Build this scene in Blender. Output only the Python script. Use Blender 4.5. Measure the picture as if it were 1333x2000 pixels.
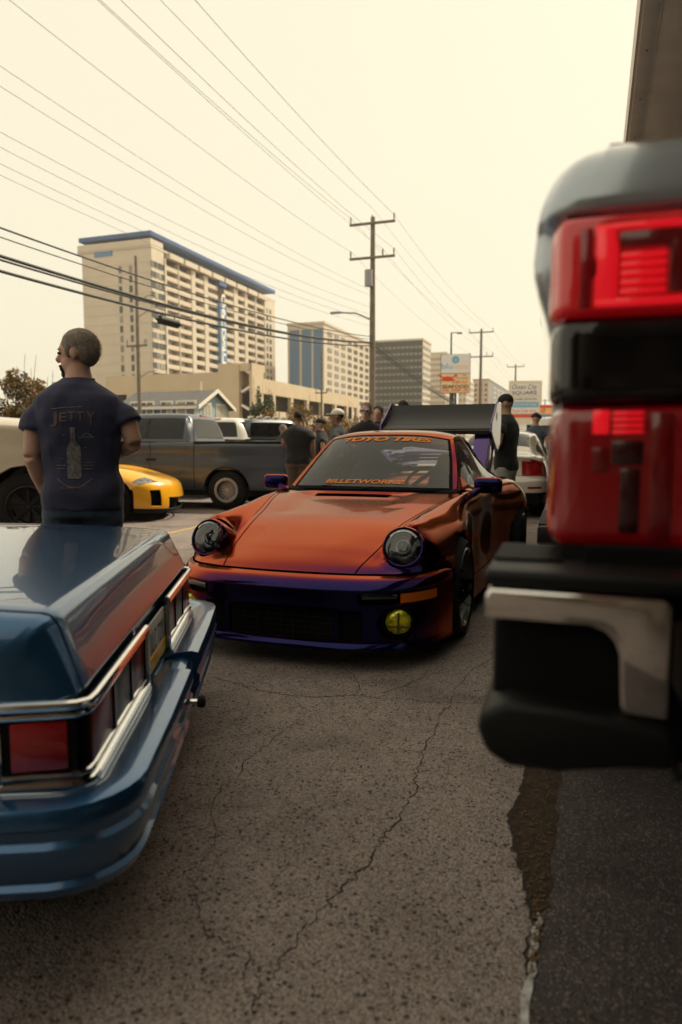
import bpy, bmesh, math, random
import numpy as np
from mathutils import Vector, Matrix
random.seed(7); np.random.seed(7)
for o in list(bpy.data.objects): bpy.data.objects.remove(o)
SC=bpy.context.scene; COL=SC.collection
R=math.radians
# ---------------------------------------------------------------- camera
F_PX,CAM_H,HOR=1400.,1.19,868.
TILT=math.atan((1000-HOR)/F_PX)
cam=bpy.data.cameras.new('camera'); camo=bpy.data.objects.new('camera',cam); COL.objects.link(camo)
camo.location=(0,0,CAM_H); camo.rotation_euler=(math.pi/2-TILT,0,0)
cam.sensor_fit='VERTICAL'; cam.sensor_height=36; cam.lens=36*F_PX/2000; cam.clip_end=6000; cam.clip_start=.02
cam.dof.use_dof=True; cam.dof.focus_distance=4.15; cam.dof.aperture_fstop=2.2
SC.camera=camo
# ---------------------------------------------------------------- sky and sun
SUN_AZ,SUN_EL=R(58),R(50)          # clockwise from +Y towards +X
w=bpy.data.worlds.new('World'); SC.world=w; w.use_nodes=True
nt=w.node_tree; nt.nodes.clear()
out=nt.nodes.new('ShaderNodeOutputWorld'); bg=nt.nodes.new('ShaderNodeBackground')
sky=nt.nodes.new('ShaderNodeTexSky'); sky.sky_type='NISHITA'; sky.sun_disc=False
sky.sun_elevation=SUN_EL; sky.sun_rotation=SUN_AZ; sky.dust_density=6; sky.air_density=1.2; sky.ozone_density=.4
tint=nt.nodes.new('ShaderNodeMix'); tint.data_type='RGBA'; tint.blend_type='MULTIPLY'; tint.inputs[0].default_value=1
tint.inputs[7].default_value=(1,.86,.60,1)
haze=nt.nodes.new('ShaderNodeMix'); haze.data_type='RGBA'; haze.inputs[0].default_value=.78
haze.inputs[7].default_value=(12.0,11.0,8.4,1)      # thin high overcast, warm
nt.links.new(sky.outputs[0],tint.inputs[6]); nt.links.new(tint.outputs[2],haze.inputs[6])
nt.links.new(haze.outputs[2],bg.inputs[0]); bg.inputs[1].default_value=.1
nt.links.new(bg.outputs[0],out.inputs[0])
sl=bpy.data.lights.new('sun','SUN'); sl.energy=4.8; sl.angle=R(3); sl.color=(1,.90,.70)
so=bpy.data.objects.new('sun',sl); COL.objects.link(so)
sd=Vector((math.sin(SUN_AZ)*math.cos(SUN_EL),math.cos(SUN_AZ)*math.cos(SUN_EL),math.sin(SUN_EL)))
so.rotation_euler=sd.to_track_quat('Z','Y').to_euler(); so.location=sd*60
vs=SC.view_settings; vs.view_transform='Standard'; vs.look='None'; vs.exposure=0; vs.gamma=1; vs.use_curve_mapping=False
SC.render.engine='CYCLES'; SC.cycles.use_denoising=True; SC.cycles.max_bounces=6; SC.cycles.diffuse_bounces=3; SC.cycles.glossy_bounces=4; SC.cycles.transparent_max_bounces=12; SC.cycles.use_adaptive_sampling=True; SC.cycles.adaptive_threshold=.025
SC.cycles.caustics_reflective=False; SC.cycles.caustics_refractive=False; SC.cycles.sample_clamp_indirect=6
# ---------------------------------------------------------------- helpers
def ray(px,py):
    c,s=math.cos(TILT),math.sin(TILT); a=(px-666.5)/F_PX; b=(1000-py)/F_PX
    return np.array([a,c+b*s,-s+b*c])
def at(px,py,Y):
    r=ray(px,py); return np.array([0,0,CAM_H])+r*(Y/r[1])
def gnd(px,py,z=0):
    r=ray(px,py); return np.array([0,0,CAM_H])+r*((z-CAM_H)/r[2])
def lin(c):
    return tuple(((v/12.92) if v<=.04045 else ((v+.055)/1.055)**2.4) for v in [q/255 for q in c])
MATS={}
def mat(name,col,rough=.5,metal=0,spec=.5,coat=0,var=0,vscale=6,bump=0,bscale=60,emit=0,trans=0,ior=1.45,coatr=.03,sheen=0):
    if name in MATS: return MATS[name]
    m=bpy.data.materials.new(name); m.use_nodes=True; n=m.node_tree; b=n.nodes['Principled BSDF']
    b.inputs['Base Color'].default_value=(*col,1); b.inputs['Roughness'].default_value=rough; b.inputs['Metallic'].default_value=metal
    b.inputs['Specular IOR Level'].default_value=spec; b.inputs['Coat Weight'].default_value=coat; b.inputs['Coat Roughness'].default_value=coatr
    b.inputs['Transmission Weight'].default_value=trans; b.inputs['IOR'].default_value=ior
    if sheen: b.inputs['Sheen Weight'].default_value=sheen
    if emit:
        b.inputs['Emission Color'].default_value=(*col,1); b.inputs['Emission Strength'].default_value=emit
    if var or bump:
        tc=n.nodes.new('ShaderNodeTexCoord'); no=n.nodes.new('ShaderNodeTexNoise'); no.inputs['Scale'].default_value=vscale; no.inputs['Detail'].default_value=6
        n.links.new(tc.outputs['Object'],no.inputs['Vector'])
        if var:
            r=n.nodes.new('ShaderNodeValToRGB'); r.color_ramp.elements[0].position=.3; r.color_ramp.elements[1].position=.7
            r.color_ramp.elements[0].color=(*[c*(1-var) for c in col],1); r.color_ramp.elements[1].color=(*[min(1,c*(1+var)) for c in col],1)
            n.links.new(no.outputs[0],r.inputs[0]); n.links.new(r.outputs[0],b.inputs['Base Color'])
        if bump:
            n2=n.nodes.new('ShaderNodeTexNoise'); n2.inputs['Scale'].default_value=bscale; n2.inputs['Detail'].default_value=4
            n.links.new(tc.outputs['Object'],n2.inputs['Vector'])
            bp=n.nodes.new('ShaderNodeBump'); bp.inputs['Strength'].default_value=bump; bp.inputs['Distance'].default_value=.01
            n.links.new(n2.outputs[0],bp.inputs['Height']); n.links.new(bp.outputs[0],b.inputs['Normal'])
    MATS[name]=m; return m
def glass(name,tintc=(.6,.65,.65),amount=.85,rough=.0,ior=1.5):
    """thin pane: tinted see-through with a Fresnel reflection"""
    if name in MATS: return MATS[name]
    m=bpy.data.materials.new(name); m.use_nodes=True; n=m.node_tree; n.nodes.clear()
    o=n.nodes.new('ShaderNodeOutputMaterial'); t=n.nodes.new('ShaderNodeBsdfTransparent'); g=n.nodes.new('ShaderNodeBsdfGlossy'); d=n.nodes.new('ShaderNodeBsdfDiffuse')
    f=n.nodes.new('ShaderNodeFresnel'); f.inputs[0].default_value=ior; x=n.nodes.new('ShaderNodeMixShader'); y=n.nodes.new('ShaderNodeMixShader')
    t.inputs[0].default_value=(*tintc,1); g.inputs['Roughness'].default_value=rough; d.inputs[0].default_value=(.01,.011,.012,1); y.inputs[0].default_value=1-amount
    n.links.new(t.outputs[0],y.inputs[1]); n.links.new(d.outputs[0],y.inputs[2])
    n.links.new(f.outputs[0],x.inputs[0]); n.links.new(y.outputs[0],x.inputs[1]); n.links.new(g.outputs[0],x.inputs[2]); n.links.new(x.outputs[0],o.inputs[0])
    MATS[name]=m; return m
def tag(o,label=None,cat=None,group=None,kind=None):
    if label: o['label']=label
    if cat: o['category']=cat
    if group: o['group']=group
    if kind: o['kind']=kind
    return o
def empty(name,loc=(0,0,0),rz=0,label=None,cat=None,group=None):
    o=bpy.data.objects.new(name,None); COL.objects.link(o); o.location=[float(v) for v in loc]; o.rotation_euler=(0,0,rz); o.empty_display_size=.1
    return tag(o,label,cat,group)
def link(name,me,m,parent=None):
    o=bpy.data.objects.new(name,me); COL.objects.link(o)
    if m is not None:
        me.materials.clear()
        for q in (m if isinstance(m,(list,tuple)) else [m]): me.materials.append(q)
    if parent: o.parent=parent
    return o
def mk(name,V,F,m,parent=None,smooth=True,angle=None):
    me=bpy.data.meshes.new(name); me.from_pydata([tuple(map(float,v)) for v in V],[],[tuple(map(int,f)) for f in F]); me.validate(); me.update()
    if smooth:
        me.polygons.foreach_set('use_smooth',[True]*len(me.polygons))
        if angle: me.set_sharp_from_angle(angle=R(angle))
    return link(name,me,m,parent)
def from_bm(name,bm,m,parent=None,smooth=False,angle=None):
    me=bpy.data.meshes.new(name); bm.to_mesh(me); bm.free()
    if smooth:
        me.polygons.foreach_set('use_smooth',[True]*len(me.polygons))
        if angle: me.set_sharp_from_angle(angle=R(angle))
    return link(name,me,m,parent)
class MB:
    """collects simple solids into one mesh"""
    def __init__(s): s.V=[]; s.F=[]
    def add(s,V,F):
        k=len(s.V); s.V+= [tuple(v) for v in V]; s.F+=[tuple(i+k for i in f) for f in F]; return s
    def box(s,c,d,rot=None):
        x,y,z=[q/2 for q in d]; P=np.array([(a*x,b*y,e*z) for a in(-1,1) for b in(-1,1) for e in(-1,1)])
        if rot is not None: P=P@np.array(rot.to_3x3() if hasattr(rot,'to_3x3') else rot).T
        return s.add(P+np.array(c),[(0,1,3,2),(4,6,7,5),(0,4,5,1),(2,3,7,6),(0,2,6,4),(1,5,7,3)])
    def tube(s,P,r,n=8,cap=True):
        P=np.array(P,float); r=np.broadcast_to(np.array(r,float),(len(P),)) if np.ndim(r)<2 else r
        T=np.gradient(P,axis=0); T/=np.linalg.norm(T,axis=1)[:,None]+1e-9
        up=np.array([0,0,1.]) if abs(T[0][2])<.9 else np.array([1.,0,0]); V=[]
        for i in range(len(P)):
            a=np.cross(T[i],up); a/=np.linalg.norm(a)+1e-9; b=np.cross(a,T[i]); up=b
            for k in range(n):
                q=2*math.pi*k/n; V.append(P[i]+r[i]*(a*math.cos(q)+b*math.sin(q)))
        Fc=[(i*n+k,i*n+(k+1)%n,(i+1)*n+(k+1)%n,(i+1)*n+k) for i in range(len(P)-1) for k in range(n)]
        if cap: Fc+=[tuple(range(n))[::-1],tuple((len(P)-1)*n+k for k in range(n))]
        return s.add(V,Fc)
    def lathe(s,prof,c=(0,0,0),axis='x',n=32,cap=False):
        V=[];m=len(prof)
        for k in range(n):
            q=2*math.pi*k/n
            for a,r in prof:
                p={'x':(a,r*math.cos(q),r*math.sin(q)),'y':(r*math.cos(q),a,r*math.sin(q)),'z':(r*math.cos(q),r*math.sin(q),a)}[axis]
                V.append((p[0]+c[0],p[1]+c[1],p[2]+c[2]))
        Fc=[(k*m+i,k*m+i+1,((k+1)%n)*m+i+1,((k+1)%n)*m+i) for k in range(n) for i in range(m-1)]
        return s.add(V,Fc)
    def prism(s,poly,a0,a1,axis='x'):
        n=len(poly); f={'x':lambda a,u,v:(a,u,v),'y':lambda a,u,v:(u,a,v),'z':lambda a,u,v:(u,v,a)}[axis]
        V=[f(a0,u,v) for u,v in poly]+[f(a1,u,v) for u,v in poly]
        return s.add(V,[tuple(range(n))[::-1],tuple(range(n,2*n))]+[(i,(i+1)%n,n+(i+1)%n,n+i) for i in range(n)])
    def build(s,name,m,parent=None,smooth=False,angle=40,bevel=0,seg=2):
        bm=bmesh.new(); vs_=[bm.verts.new(v) for v in s.V]
        for f in s.F:
            try: bm.faces.new([vs_[i] for i in f])
            except ValueError: pass
        bmesh.ops.recalc_face_normals(bm,faces=bm.faces)
        if bevel:
            e=[e for e in bm.edges if len(e.link_faces)==2 and e.calc_face_angle(0)>R(30)]
            bmesh.ops.bevel(bm,geom=e,offset=bevel,segments=seg,affect='EDGES',profile=.5,clamp_overlap=True); smooth=True
        return from_bm(name,bm,m,parent,smooth,angle)
def catmull(P,n,axis=0):
    P=np.moveaxis(np.asarray(P,float),axis,0)
    Q=np.concatenate([2*P[:1]-P[1:2],P,2*P[-1:]-P[-2:-1]])
    o=[]
    for i in range(1,len(Q)-2):
        for k in range(n):
            t=k/n; a,b,c,d=Q[i-1],Q[i],Q[i+1],Q[i+2]
            o.append(.5*((2*b)+(c-a)*t+(2*a-5*b+4*c-d)*t*t+(3*b-a-3*c+d)*t**3))
    o.append(P[-1]); return np.moveaxis(np.array(o),0,axis)
class Surf:
    """a lofted control net (rows along the car, columns from centre line outwards), mirrored and cut into panels"""
    def __init__(s,C,nu=6,nv=6,mirror=True):
        C=np.asarray(C,float); s.J=C.shape[1]-1; s.mirror=mirror
        if mirror:
            M=C[:,:0:-1].copy(); M[:,:,0]*=-1; C=np.concatenate([M,C],1)
        s.C=C; s.G=catmull(catmull(C,nu,0),nv,1); n,m,_=s.G.shape
        s.u=np.arange(n)/nu; s.v=np.arange(m)/nv-(s.J if mirror else 0)
        s.fu=(s.u[:-1]+s.u[1:])/2; s.fv=(s.v[:-1]+s.v[1:])/2
        s.lab=np.full((n-1,m-1),'body',dtype=object); s.circ=[]
        s.ctr=(s.G[:-1,:-1]+s.G[1:,1:]+s.G[1:,:-1]+s.G[:-1,1:])/4
    def label(s,fn):
        for i,u in enumerate(s.fu):
            for j,v in enumerate(s.fv):
                r=fn(u,v,s.ctr[i,j])
                if r: s.lab[i,j]=r
    def circle(s,y,z,r,xmin,d=(-.06,0,0),side=0,axes=(1,2),c0=None):
        """round hole seen along x (wheel arch) or along y; rim snapped to the circle"""
        a,b=axes; P=s.ctr; ins=((P[:,:,a]-y)**2+(P[:,:,b]-z)**2<r*r)
        ins&=(np.abs(P[:,:,0])>xmin)
        if side: ins&=(P[:,:,0]*side>0)
        if c0 is not None: ins&=c0(P)
        s.lab[ins]='hole'
        n,m=s.lab.shape; vi=np.zeros((n+1,m+1),bool); vo=vi.copy()
        for di in(0,1):
            for dj in(0,1):
                vi[di:n+di,dj:m+dj]|=ins; vo[di:n+di,dj:m+dj]|=~ins
        for i,j in zip(*np.where(vi&vo)):
            q=s.G[i,j]; dy,dz=q[a]-y,q[b]-z; L=math.hypot(dy,dz)+1e-9
            s.G[i,j,a]=y+dy/L*r; s.G[i,j,b]=z+dz/L*r
    def ev(s,u,v):
        """point and normal at (u,v)"""
        n,m,_=s.G.shape
        def f(u,v):
            x=min(max((u-s.u[0])/(s.u[-1]-s.u[0])*(n-1),0),n-1.001); y=min(max((v-s.v[0])/(s.v[-1]-s.v[0])*(m-1),0),m-1.001)
            i,j=int(x),int(y); a,b=x-i,y-j; G=s.G
            return G[i,j]*(1-a)*(1-b)+G[i+1,j]*a*(1-b)+G[i,j+1]*(1-a)*b+G[i+1,j+1]*a*b
        p=f(u,v); e=.05; nn=np.cross(f(u,v+e)-f(u,v-e),f(u+e,v)-f(u-e,v)); nn/=np.linalg.norm(nn)+1e-9
        return p,nn
    def panels(s,mats,parent,gap=.004,depth=.008,frames={},lipdir=None,lip=.05,center=(0,1.2,.5),names={},nogap=()):
        n,m=s.lab.shape; res={}
        for lb in sorted(set(s.lab.ravel())):
            if lb=='hole' or lb not in mats: continue
            idx=np.argwhere(s.lab==lb); vm={}; bm=bmesh.new()
            def gv(i,j):
                if (i,j) not in vm: vm[(i,j)]=bm.verts.new(s.G[i,j])
                return vm[(i,j)]
            for i,j in idx:
                vs_=[gv(i,j),gv(i,j+1),gv(i+1,j+1),gv(i+1,j)]
                try: bm.faces.new(vs_)
                except ValueError: pass
            bmesh.ops.remove_doubles(bm,verts=bm.verts,dist=1e-4)
            bmesh.ops.recalc_face_normals(bm,faces=bm.faces)
            d=sum(f.normal.dot(f.calc_center_median()-Vector(center))*f.calc_area() for f in bm.faces)
            if d<0: bmesh.ops.reverse_faces(bm,faces=bm.faces)
            bm.normal_update()
            mlist=[mats[lb]]
            if lb in frames:
                th,fm=frames[lb]; mlist.append(fm)
                r=bmesh.ops.inset_region(bm,faces=bm.faces[:],thickness=th,use_boundary=True,use_even_offset=False)
                for f in r['faces']: f.material_index=1
            if lb not in nogap and gap:
                r=bmesh.ops.inset_region(bm,faces=bm.faces[:],thickness=gap,use_boundary=True,use_even_offset=False)
                if lb in frames:
                    for f in r['faces']: f.material_index=1
                bm.normal_update()
                for v in bm.verts:
                    if v.is_boundary: v.co-=v.normal*depth
            if lip:
                eb=[e for e in bm.edges if e.is_boundary]
                sel=[]
                for e in eb:
                    if any(abs(math.hypot(e.verts[0].co.y-y,e.verts[0].co.z-z)-r)<.02 and abs(math.hypot(e.verts[1].co.y-y,e.verts[1].co.z-z)-r)<.02 for y,z,r in s.circ): sel.append(e)
                if sel:
                    g=bmesh.ops.extrude_edge_only(bm,edges=sel)
                    for v in [q for q in g['geom'] if isinstance(q,bmesh.types.BMVert)]:
                        v.co.x-=math.copysign(lip,v.co.x)
            if lb in frames:
                bmesh.ops.split_edges(bm,edges=[e for e in bm.edges if len(e.link_faces)==2 and e.link_faces[0].material_index!=e.link_faces[1].material_index])
            res[lb]=from_bm(names.get(lb,lb),bm,mlist,parent,True,38)
        return res
def text_mesh(txt,size=1,shear=0,off=0,extr=0,spacing=1,align='CENTER',xs=1):
    c=bpy.data.curves.new('t','FONT'); c.body=txt; c.size=size; c.shear=shear; c.offset=off; c.extrude=extr; c.align_x=align; c.align_y='CENTER'; c.space_character=spacing; c.resolution_u=3
    o=bpy.data.objects.new('t',c); COL.objects.link(o); bpy.context.view_layer.update()
    me=bpy.data.meshes.new_from_object(o.evaluated_get(bpy.context.evaluated_depsgraph_get())); bpy.data.objects.remove(o); bpy.data.curves.remove(c)
    V=np.array([v.co[:] for v in me.vertices]); V[:,0]*=xs; Fc=[tuple(p.vertices) for p in me.polygons]; bpy.data.meshes.remove(me)
    return V,Fc
def text_fit(txt,w,h,**k):
    V,Fc=text_mesh(txt,1,**k); lo,hi=V.min(0),V.max(0); V[:,0]=(V[:,0]-(lo[0]+hi[0])/2)*w/(hi[0]-lo[0]); V[:,1]=(V[:,1]-(lo[1]+hi[1])/2)*h/(hi[1]-lo[1]); return V,Fc
def frame3(o,x,y):
    """place flat text (x right, y up) on a plane through o with axes x,y"""
    o,x,y=[np.array(q,float) for q in (o,x,y)]; x=x/np.linalg.norm(x); y=y/np.linalg.norm(y); z=np.cross(x,y)
    return lambda V: o+V[:,:1]*x+V[:,1:2]*y+V[:,2:3]*z
def remesh(name,mb,m,parent=None,voxel=.02,smooth=3):
    bm=bmesh.new(); vs_=[bm.verts.new(v) for v in mb.V]
    for f in mb.F:
        try: bm.faces.new([vs_[i] for i in f])
        except ValueError: pass
    bmesh.ops.recalc_face_normals(bm,faces=bm.faces)
    me=bpy.data.meshes.new('t'); bm.to_mesh(me); bm.free()
    o=bpy.data.objects.new('t',me); COL.objects.link(o)
    md=o.modifiers.new('r','REMESH'); md.mode='VOXEL'; md.voxel_size=voxel; md.use_smooth_shade=True
    if smooth:
        ms=o.modifiers.new('s','SMOOTH'); ms.factor=.5; ms.iterations=smooth
    bpy.context.view_layer.update()
    me2=bpy.data.meshes.new_from_object(o.evaluated_get(bpy.context.evaluated_depsgraph_get())); bpy.data.objects.remove(o); bpy.data.meshes.remove(me)
    me2.name=name; me2.polygons.foreach_set('use_smooth',[True]*len(me2.polygons))
    return link(name,me2,m,parent)
def ellipsoid(mb,c,r,n=16,rot=None):
    V=[];m=n//2
    for i in range(m+1):
        a=math.pi*i/m
        for k in range(n):
            q=2*math.pi*k/n; V.append((r[0]*math.sin(a)*math.cos(q),r[1]*math.sin(a)*math.sin(q),r[2]*math.cos(a)))
    V=np.array(V)
    if rot is not None: V=V@np.array(rot).T
    return mb.add(V+np.array(c),[(i*n+k,i*n+(k+1)%n,(i+1)*n+(k+1)%n,(i+1)*n+k) for i in range(m) for k in range(n)])
def copy_tree(o,parent=None):
    c=o.copy(); COL.objects.link(c); c.parent=parent
    for ch in o.children: copy_tree(ch,c)
    return c
# ---------------------------------------------------------------- shared materials
BLACK=mat('black_plastic',(.0055,.0055,.006),.5,spec=.28,bump=.05,bscale=300)
RUBBER=mat('rubber',(.008,.008,.008),.75,spec=.25,bump=.1,bscale=120)
SEAL=mat('window_seal',(.005,.005,.0055),.85,spec=.1)
CHROME=mat('chrome',(.82,.80,.77),.07,1,var=.05,vscale=20)
DARKMET=mat('dark_metal',(.06,.06,.062),.35,.9)
INTER=mat('cabin_trim',(.006,.006,.0065),.85,spec=.15)
GLASS=glass('window_glass',(.55,.60,.58),.9)
TINT=glass('tinted_glass',(.10,.11,.11),.5)
RED=mat('red_lens',(.30,.004,.006),.12,coat=1,var=.15,vscale=30)
AMBER=mat('amber_lens',(.72,.16,.008),.2,coat=1,bump=.25,bscale=140)
def tyre_wheel(parent,c,side,rad=.31,rimr=.235,w=.25,dish=.08,rim=None,spokes=10,face=None,sp='mesh',steer=0,n=48,tyre_name='tyre'):
    """wheel part with tyre and rim sub-parts; side=+1 faces +x. c = hub centre, x at the outer tyre face"""
    wl=empty('wheel',c); wl.parent=parent; wl.rotation_euler=(0,0,steer)
    s=side
    pr=[(-w,rimr-.01),(-w,rimr+.02),(-w+.015,rad-.025),(-w+.045,rad-.004),(-w/2,rad),(-.045,rad-.004),(-.012,rad-.028),(.0,rimr+.035),(-.004,rimr+.012),(-.012,rimr)]
    t=MB().lathe([(a*s,r) for a,r in pr],n=n).build(tyre_name,RUBBER,wl,True,50)
    rm=rim or DARKMET
    pr=[(-.006,rimr+.004),(.0,rimr),(-.004,rimr-.012),(-.02,rimr-.018),(-dish,rimr-.035),(-dish-.015,rimr-.05),(-w,rimr-.05)]
    MB().lathe([(a*s,r) for a,r in pr],n=n).build('rim',rm,wl,True,40)
    b=MB(); b.lathe([((-dish+.012)*s,.001),((-dish+.012)*s,.035),((-dish-.005)*s,.05),((-dish-.03)*s,.055)],n=20)
    for k in range(spokes):
        q=2*math.pi*k/spokes; u=np.array([0,math.cos(q),math.sin(q)]); t_=np.array([0,-math.sin(q),math.cos(q)]); x=np.array([s,0,0])
        for dt in ((-.5,.5) if sp=='mesh' else (0,)):
            a0=u*.04-x*(dish+.004); a1=u*(rimr-.036)+t_*dt*.055-x*(dish-.002); wd=.007 if sp=='mesh' else .016
            V=[]
            for p,ww in((a0,wd*1.2),(a1,wd)):
                for e in(-1,1):
                    for f in(0,1): V.append(p+t_*e*ww-x*f*.03)
            b.add(V,[(0,1,3,2),(4,6,7,5),(0,4,5,1),(2,3,7,6),(0,2,6,4),(1,5,7,3)])
    b.build('spokes',face or rm,wl,False)
    MB().lathe([((-dish-.06)*s,.03),((-dish-.06)*s,rimr-.07),((-dish-.085)*s,rimr-.07)],n=24).build('brake_disc',mat('brake_disc',(.03,.028,.027),.5,.6),wl,True,40)
    return wl
# ================================================================ ground
def ground_mat(name,base,speck=.5,pit=.5,dark=1.0,warm=1.0):
    m=bpy.data.materials.new(name); m.use_nodes=True; n=m.node_tree; b=n.nodes['Principled BSDF']; L=n.links.new
    tc=n.nodes.new('ShaderNodeTexCoord')
    def vor(sc,feat='F1'):
        v=n.nodes.new('ShaderNodeTexVoronoi'); v.inputs['Scale'].default_value=sc; v.feature=feat; L(tc.outputs['Object'],v.inputs['Vector']); return v
    def noi(sc,d=5):
        v=n.nodes.new('ShaderNodeTexNoise'); v.inputs['Scale'].default_value=sc; v.inputs['Detail'].default_value=d; L(tc.outputs['Object'],v.inputs['Vector']); return v
    def ramp(src,pts):
        r=n.nodes.new('ShaderNodeValToRGB'); e=r.color_ramp.elements; e[0].position,e[0].color=pts[0][0],(*pts[0][1],1); e[1].position,e[1].color=pts[-1][0],(*pts[-1][1],1)
        for p,c in pts[1:-1]: e.new(p).color=(*c,1)
        L(src,r.inputs[0]); return r.outputs[0]
    def mix(f,a,c,mode='MIX'):
        x=n.nodes.new('ShaderNodeMix'); x.data_type='RGBA'; x.blend_type=mode
        if isinstance(f,float): x.inputs[0].default_value=f
        else: L(f,x.inputs[0])
        for i,q in((6,a),(7,c)):
            if isinstance(q,tuple): x.inputs[i].default_value=(*q,1)
            else: L(q,x.inputs[i])
        return x.outputs[2]
    B=tuple(base)
    big=ramp(noi(.55,7).outputs[0],[(.32,tuple(c*.82 for c in B)),(.68,tuple(c*1.16 for c in B))])
    mid=ramp(noi(7,6).outputs[0],[(.35,(.80,.79,.78)),(.65,(1.14,1.13,1.10))])
    col=mix(1.0,big,mid,'MULTIPLY')
    stone=vor(165); sepc=n.nodes.new('ShaderNodeSeparateColor'); L(stone.outputs['Color'],sepc.inputs[0])
    sc_=ramp(sepc.outputs[0],[(0,(.045,.036,.034)),(.20,(.13,.105,.10)),(.5,tuple(c*1.0 for c in B)),(.80,tuple(c*1.32 for c in B)),(.93,(.38,.34,.33)),(1,(.26,.13,.08))])
    col=mix(speck,col,sc_)
    st2=vor(80); s2=n.nodes.new('ShaderNodeSeparateColor'); L(st2.outputs['Color'],s2.inputs[0])
    rad=n.nodes.new('ShaderNodeMath'); rad.operation='MULTIPLY_ADD'; L(s2.outputs[0],rad.inputs[0]); rad.inputs[1].default_value=-1.9; rad.inputs[2].default_value=.62
    lt=n.nodes.new('ShaderNodeMath'); lt.operation='SUBTRACT'; L(rad.outputs[0],lt.inputs[0]); L(st2.outputs['Distance'],lt.inputs[1])
    pitm=n.nodes.new('ShaderNodeMath'); pitm.operation='MULTIPLY'; pitm.use_clamp=True; L(lt.outputs[0],pitm.inputs[0]); pitm.inputs[1].default_value=9
    pk=n.nodes.new('ShaderNodeMath'); pk.operation='MULTIPLY'; L(pitm.outputs[0],pk.inputs[0]); pk.inputs[1].default_value=pit
    col=mix(pk.outputs[0],col,(.028,.022,.018))
    stain=ramp(noi(1.7,8).outputs[0],[(.44,(1.05,1.05,1.05)),(.56,(.92,.91,.90)),(.70,(.62,.60,.59))]); col=mix(1.0,col,stain,'MULTIPLY')
    L(col,b.inputs['Base Color']); b.inputs['Roughness'].default_value=.86; b.inputs['Specular IOR Level'].default_value=.3
    h1=n.nodes.new('ShaderNodeMath'); h1.operation='MULTIPLY_ADD'; L(stone.outputs['Distance'],h1.inputs[0]); h1.inputs[1].default_value=-.9
    nn=noi(60,6); L(nn.outputs[0],h1.inputs[2])
    h2=n.nodes.new('ShaderNodeMath'); h2.operation='SUBTRACT'; L(h1.outputs[0],h2.inputs[0]); L(pitm.outputs[0],h2.inputs[1])
    bp=n.nodes.new('ShaderNodeBump'); bp.inputs['Strength'].default_value=.85; bp.inputs['Distance'].default_value=.006; L(h2.outputs[0],bp.inputs['Height']); L(bp.outputs[0],b.inputs['Normal'])
    return m
SPSI=R(19.3); SD=np.array([math.sin(SPSI),math.cos(SPSI),0]); SN=np.array([math.cos(SPSI),-math.sin(SPSI),0])
def street(lat,al,z=0): return SN*lat+SD*al+np.array([0,0,z])
GM=ground_mat('worn_asphalt',(.272,.226,.208),.60,.80)
g=mk('ground',[(-900,-60,0),(900,-60,0),(900,2500,0),(-900,2500,0)],[(0,1,2,3)],GM,None,False); tag(g,kind='structure')
# newer, darker slab right of the seam; truck shadow also put into its colour
AP=ground_mat('dark_shaded_asphalt',(.058,.048,.050),.35,.5)
edge=[gnd(1020,2080),gnd(1034,1900),gnd(1048,1780),gnd(1062,1690),gnd(1080,1560),gnd(1092,1480)]
d_=edge[-1]-edge[-2]; d_/=np.linalg.norm(d_)
edge=[edge[0]-d_*3]+edge+[edge[-1]+SD*4,edge[-1]+SD*30]
V=[];Fc=[]
for i,e in enumerate(edge): V+=[(e[0],e[1],.004),(e[0]+14,e[1]-4.9,.004)]
a=mk('apron_slab',V,[(2*i,2*i+1,2*i+3,2*i+2) for i in range(len(edge)-1)],AP,None,False); tag(a,kind='structure')
rd=mk('road',[street(-34,-40,.004),street(-17,-40,.004),street(-17,700,.004),street(-34,700,.004)],[(0,1,2,3)],ground_mat('road_asphalt',(.09,.082,.072),.3,.3),None,False); tag(rd,kind='structure')
CRK=mat('crack_shadow',(.020,.015,.012),.95)
def ribbon(name,P,wfn,m,z=.0015,parent=None,jit=.012,sub=5):
    Q=[]
    for i in range(len(P)-1):
        for k in range(sub):
            t=k/sub; q=P[i]*(1-t)+P[i+1]*t
            Q.append(q+np.array([random.gauss(0,jit),random.gauss(0,jit),0]))
    Q.append(P[-1]); Q=np.array(Q); T=np.gradient(Q,axis=0); T/=np.linalg.norm(T,axis=1)[:,None]+1e-9; S=np.stack([T[:,1],-T[:,0],T[:,2]*0],1)
    V=[];n=len(Q)
    for i in range(n):
        w_=wfn(i/(n-1))*random.uniform(.35,1.25)*(.62 if name=='crack' else 1)
        for s in(-1,1): V.append(Q[i]+S[i]*s*w_+np.array([0,0,z]))
    return mk(name,V,[(2*i,2*i+1,2*i+3,2*i+2) for i in range(n-1)],m,parent,False)
def zp(L): return [gnd(250+.6377*x,1280+.6377*y) for x,y in L]
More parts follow.
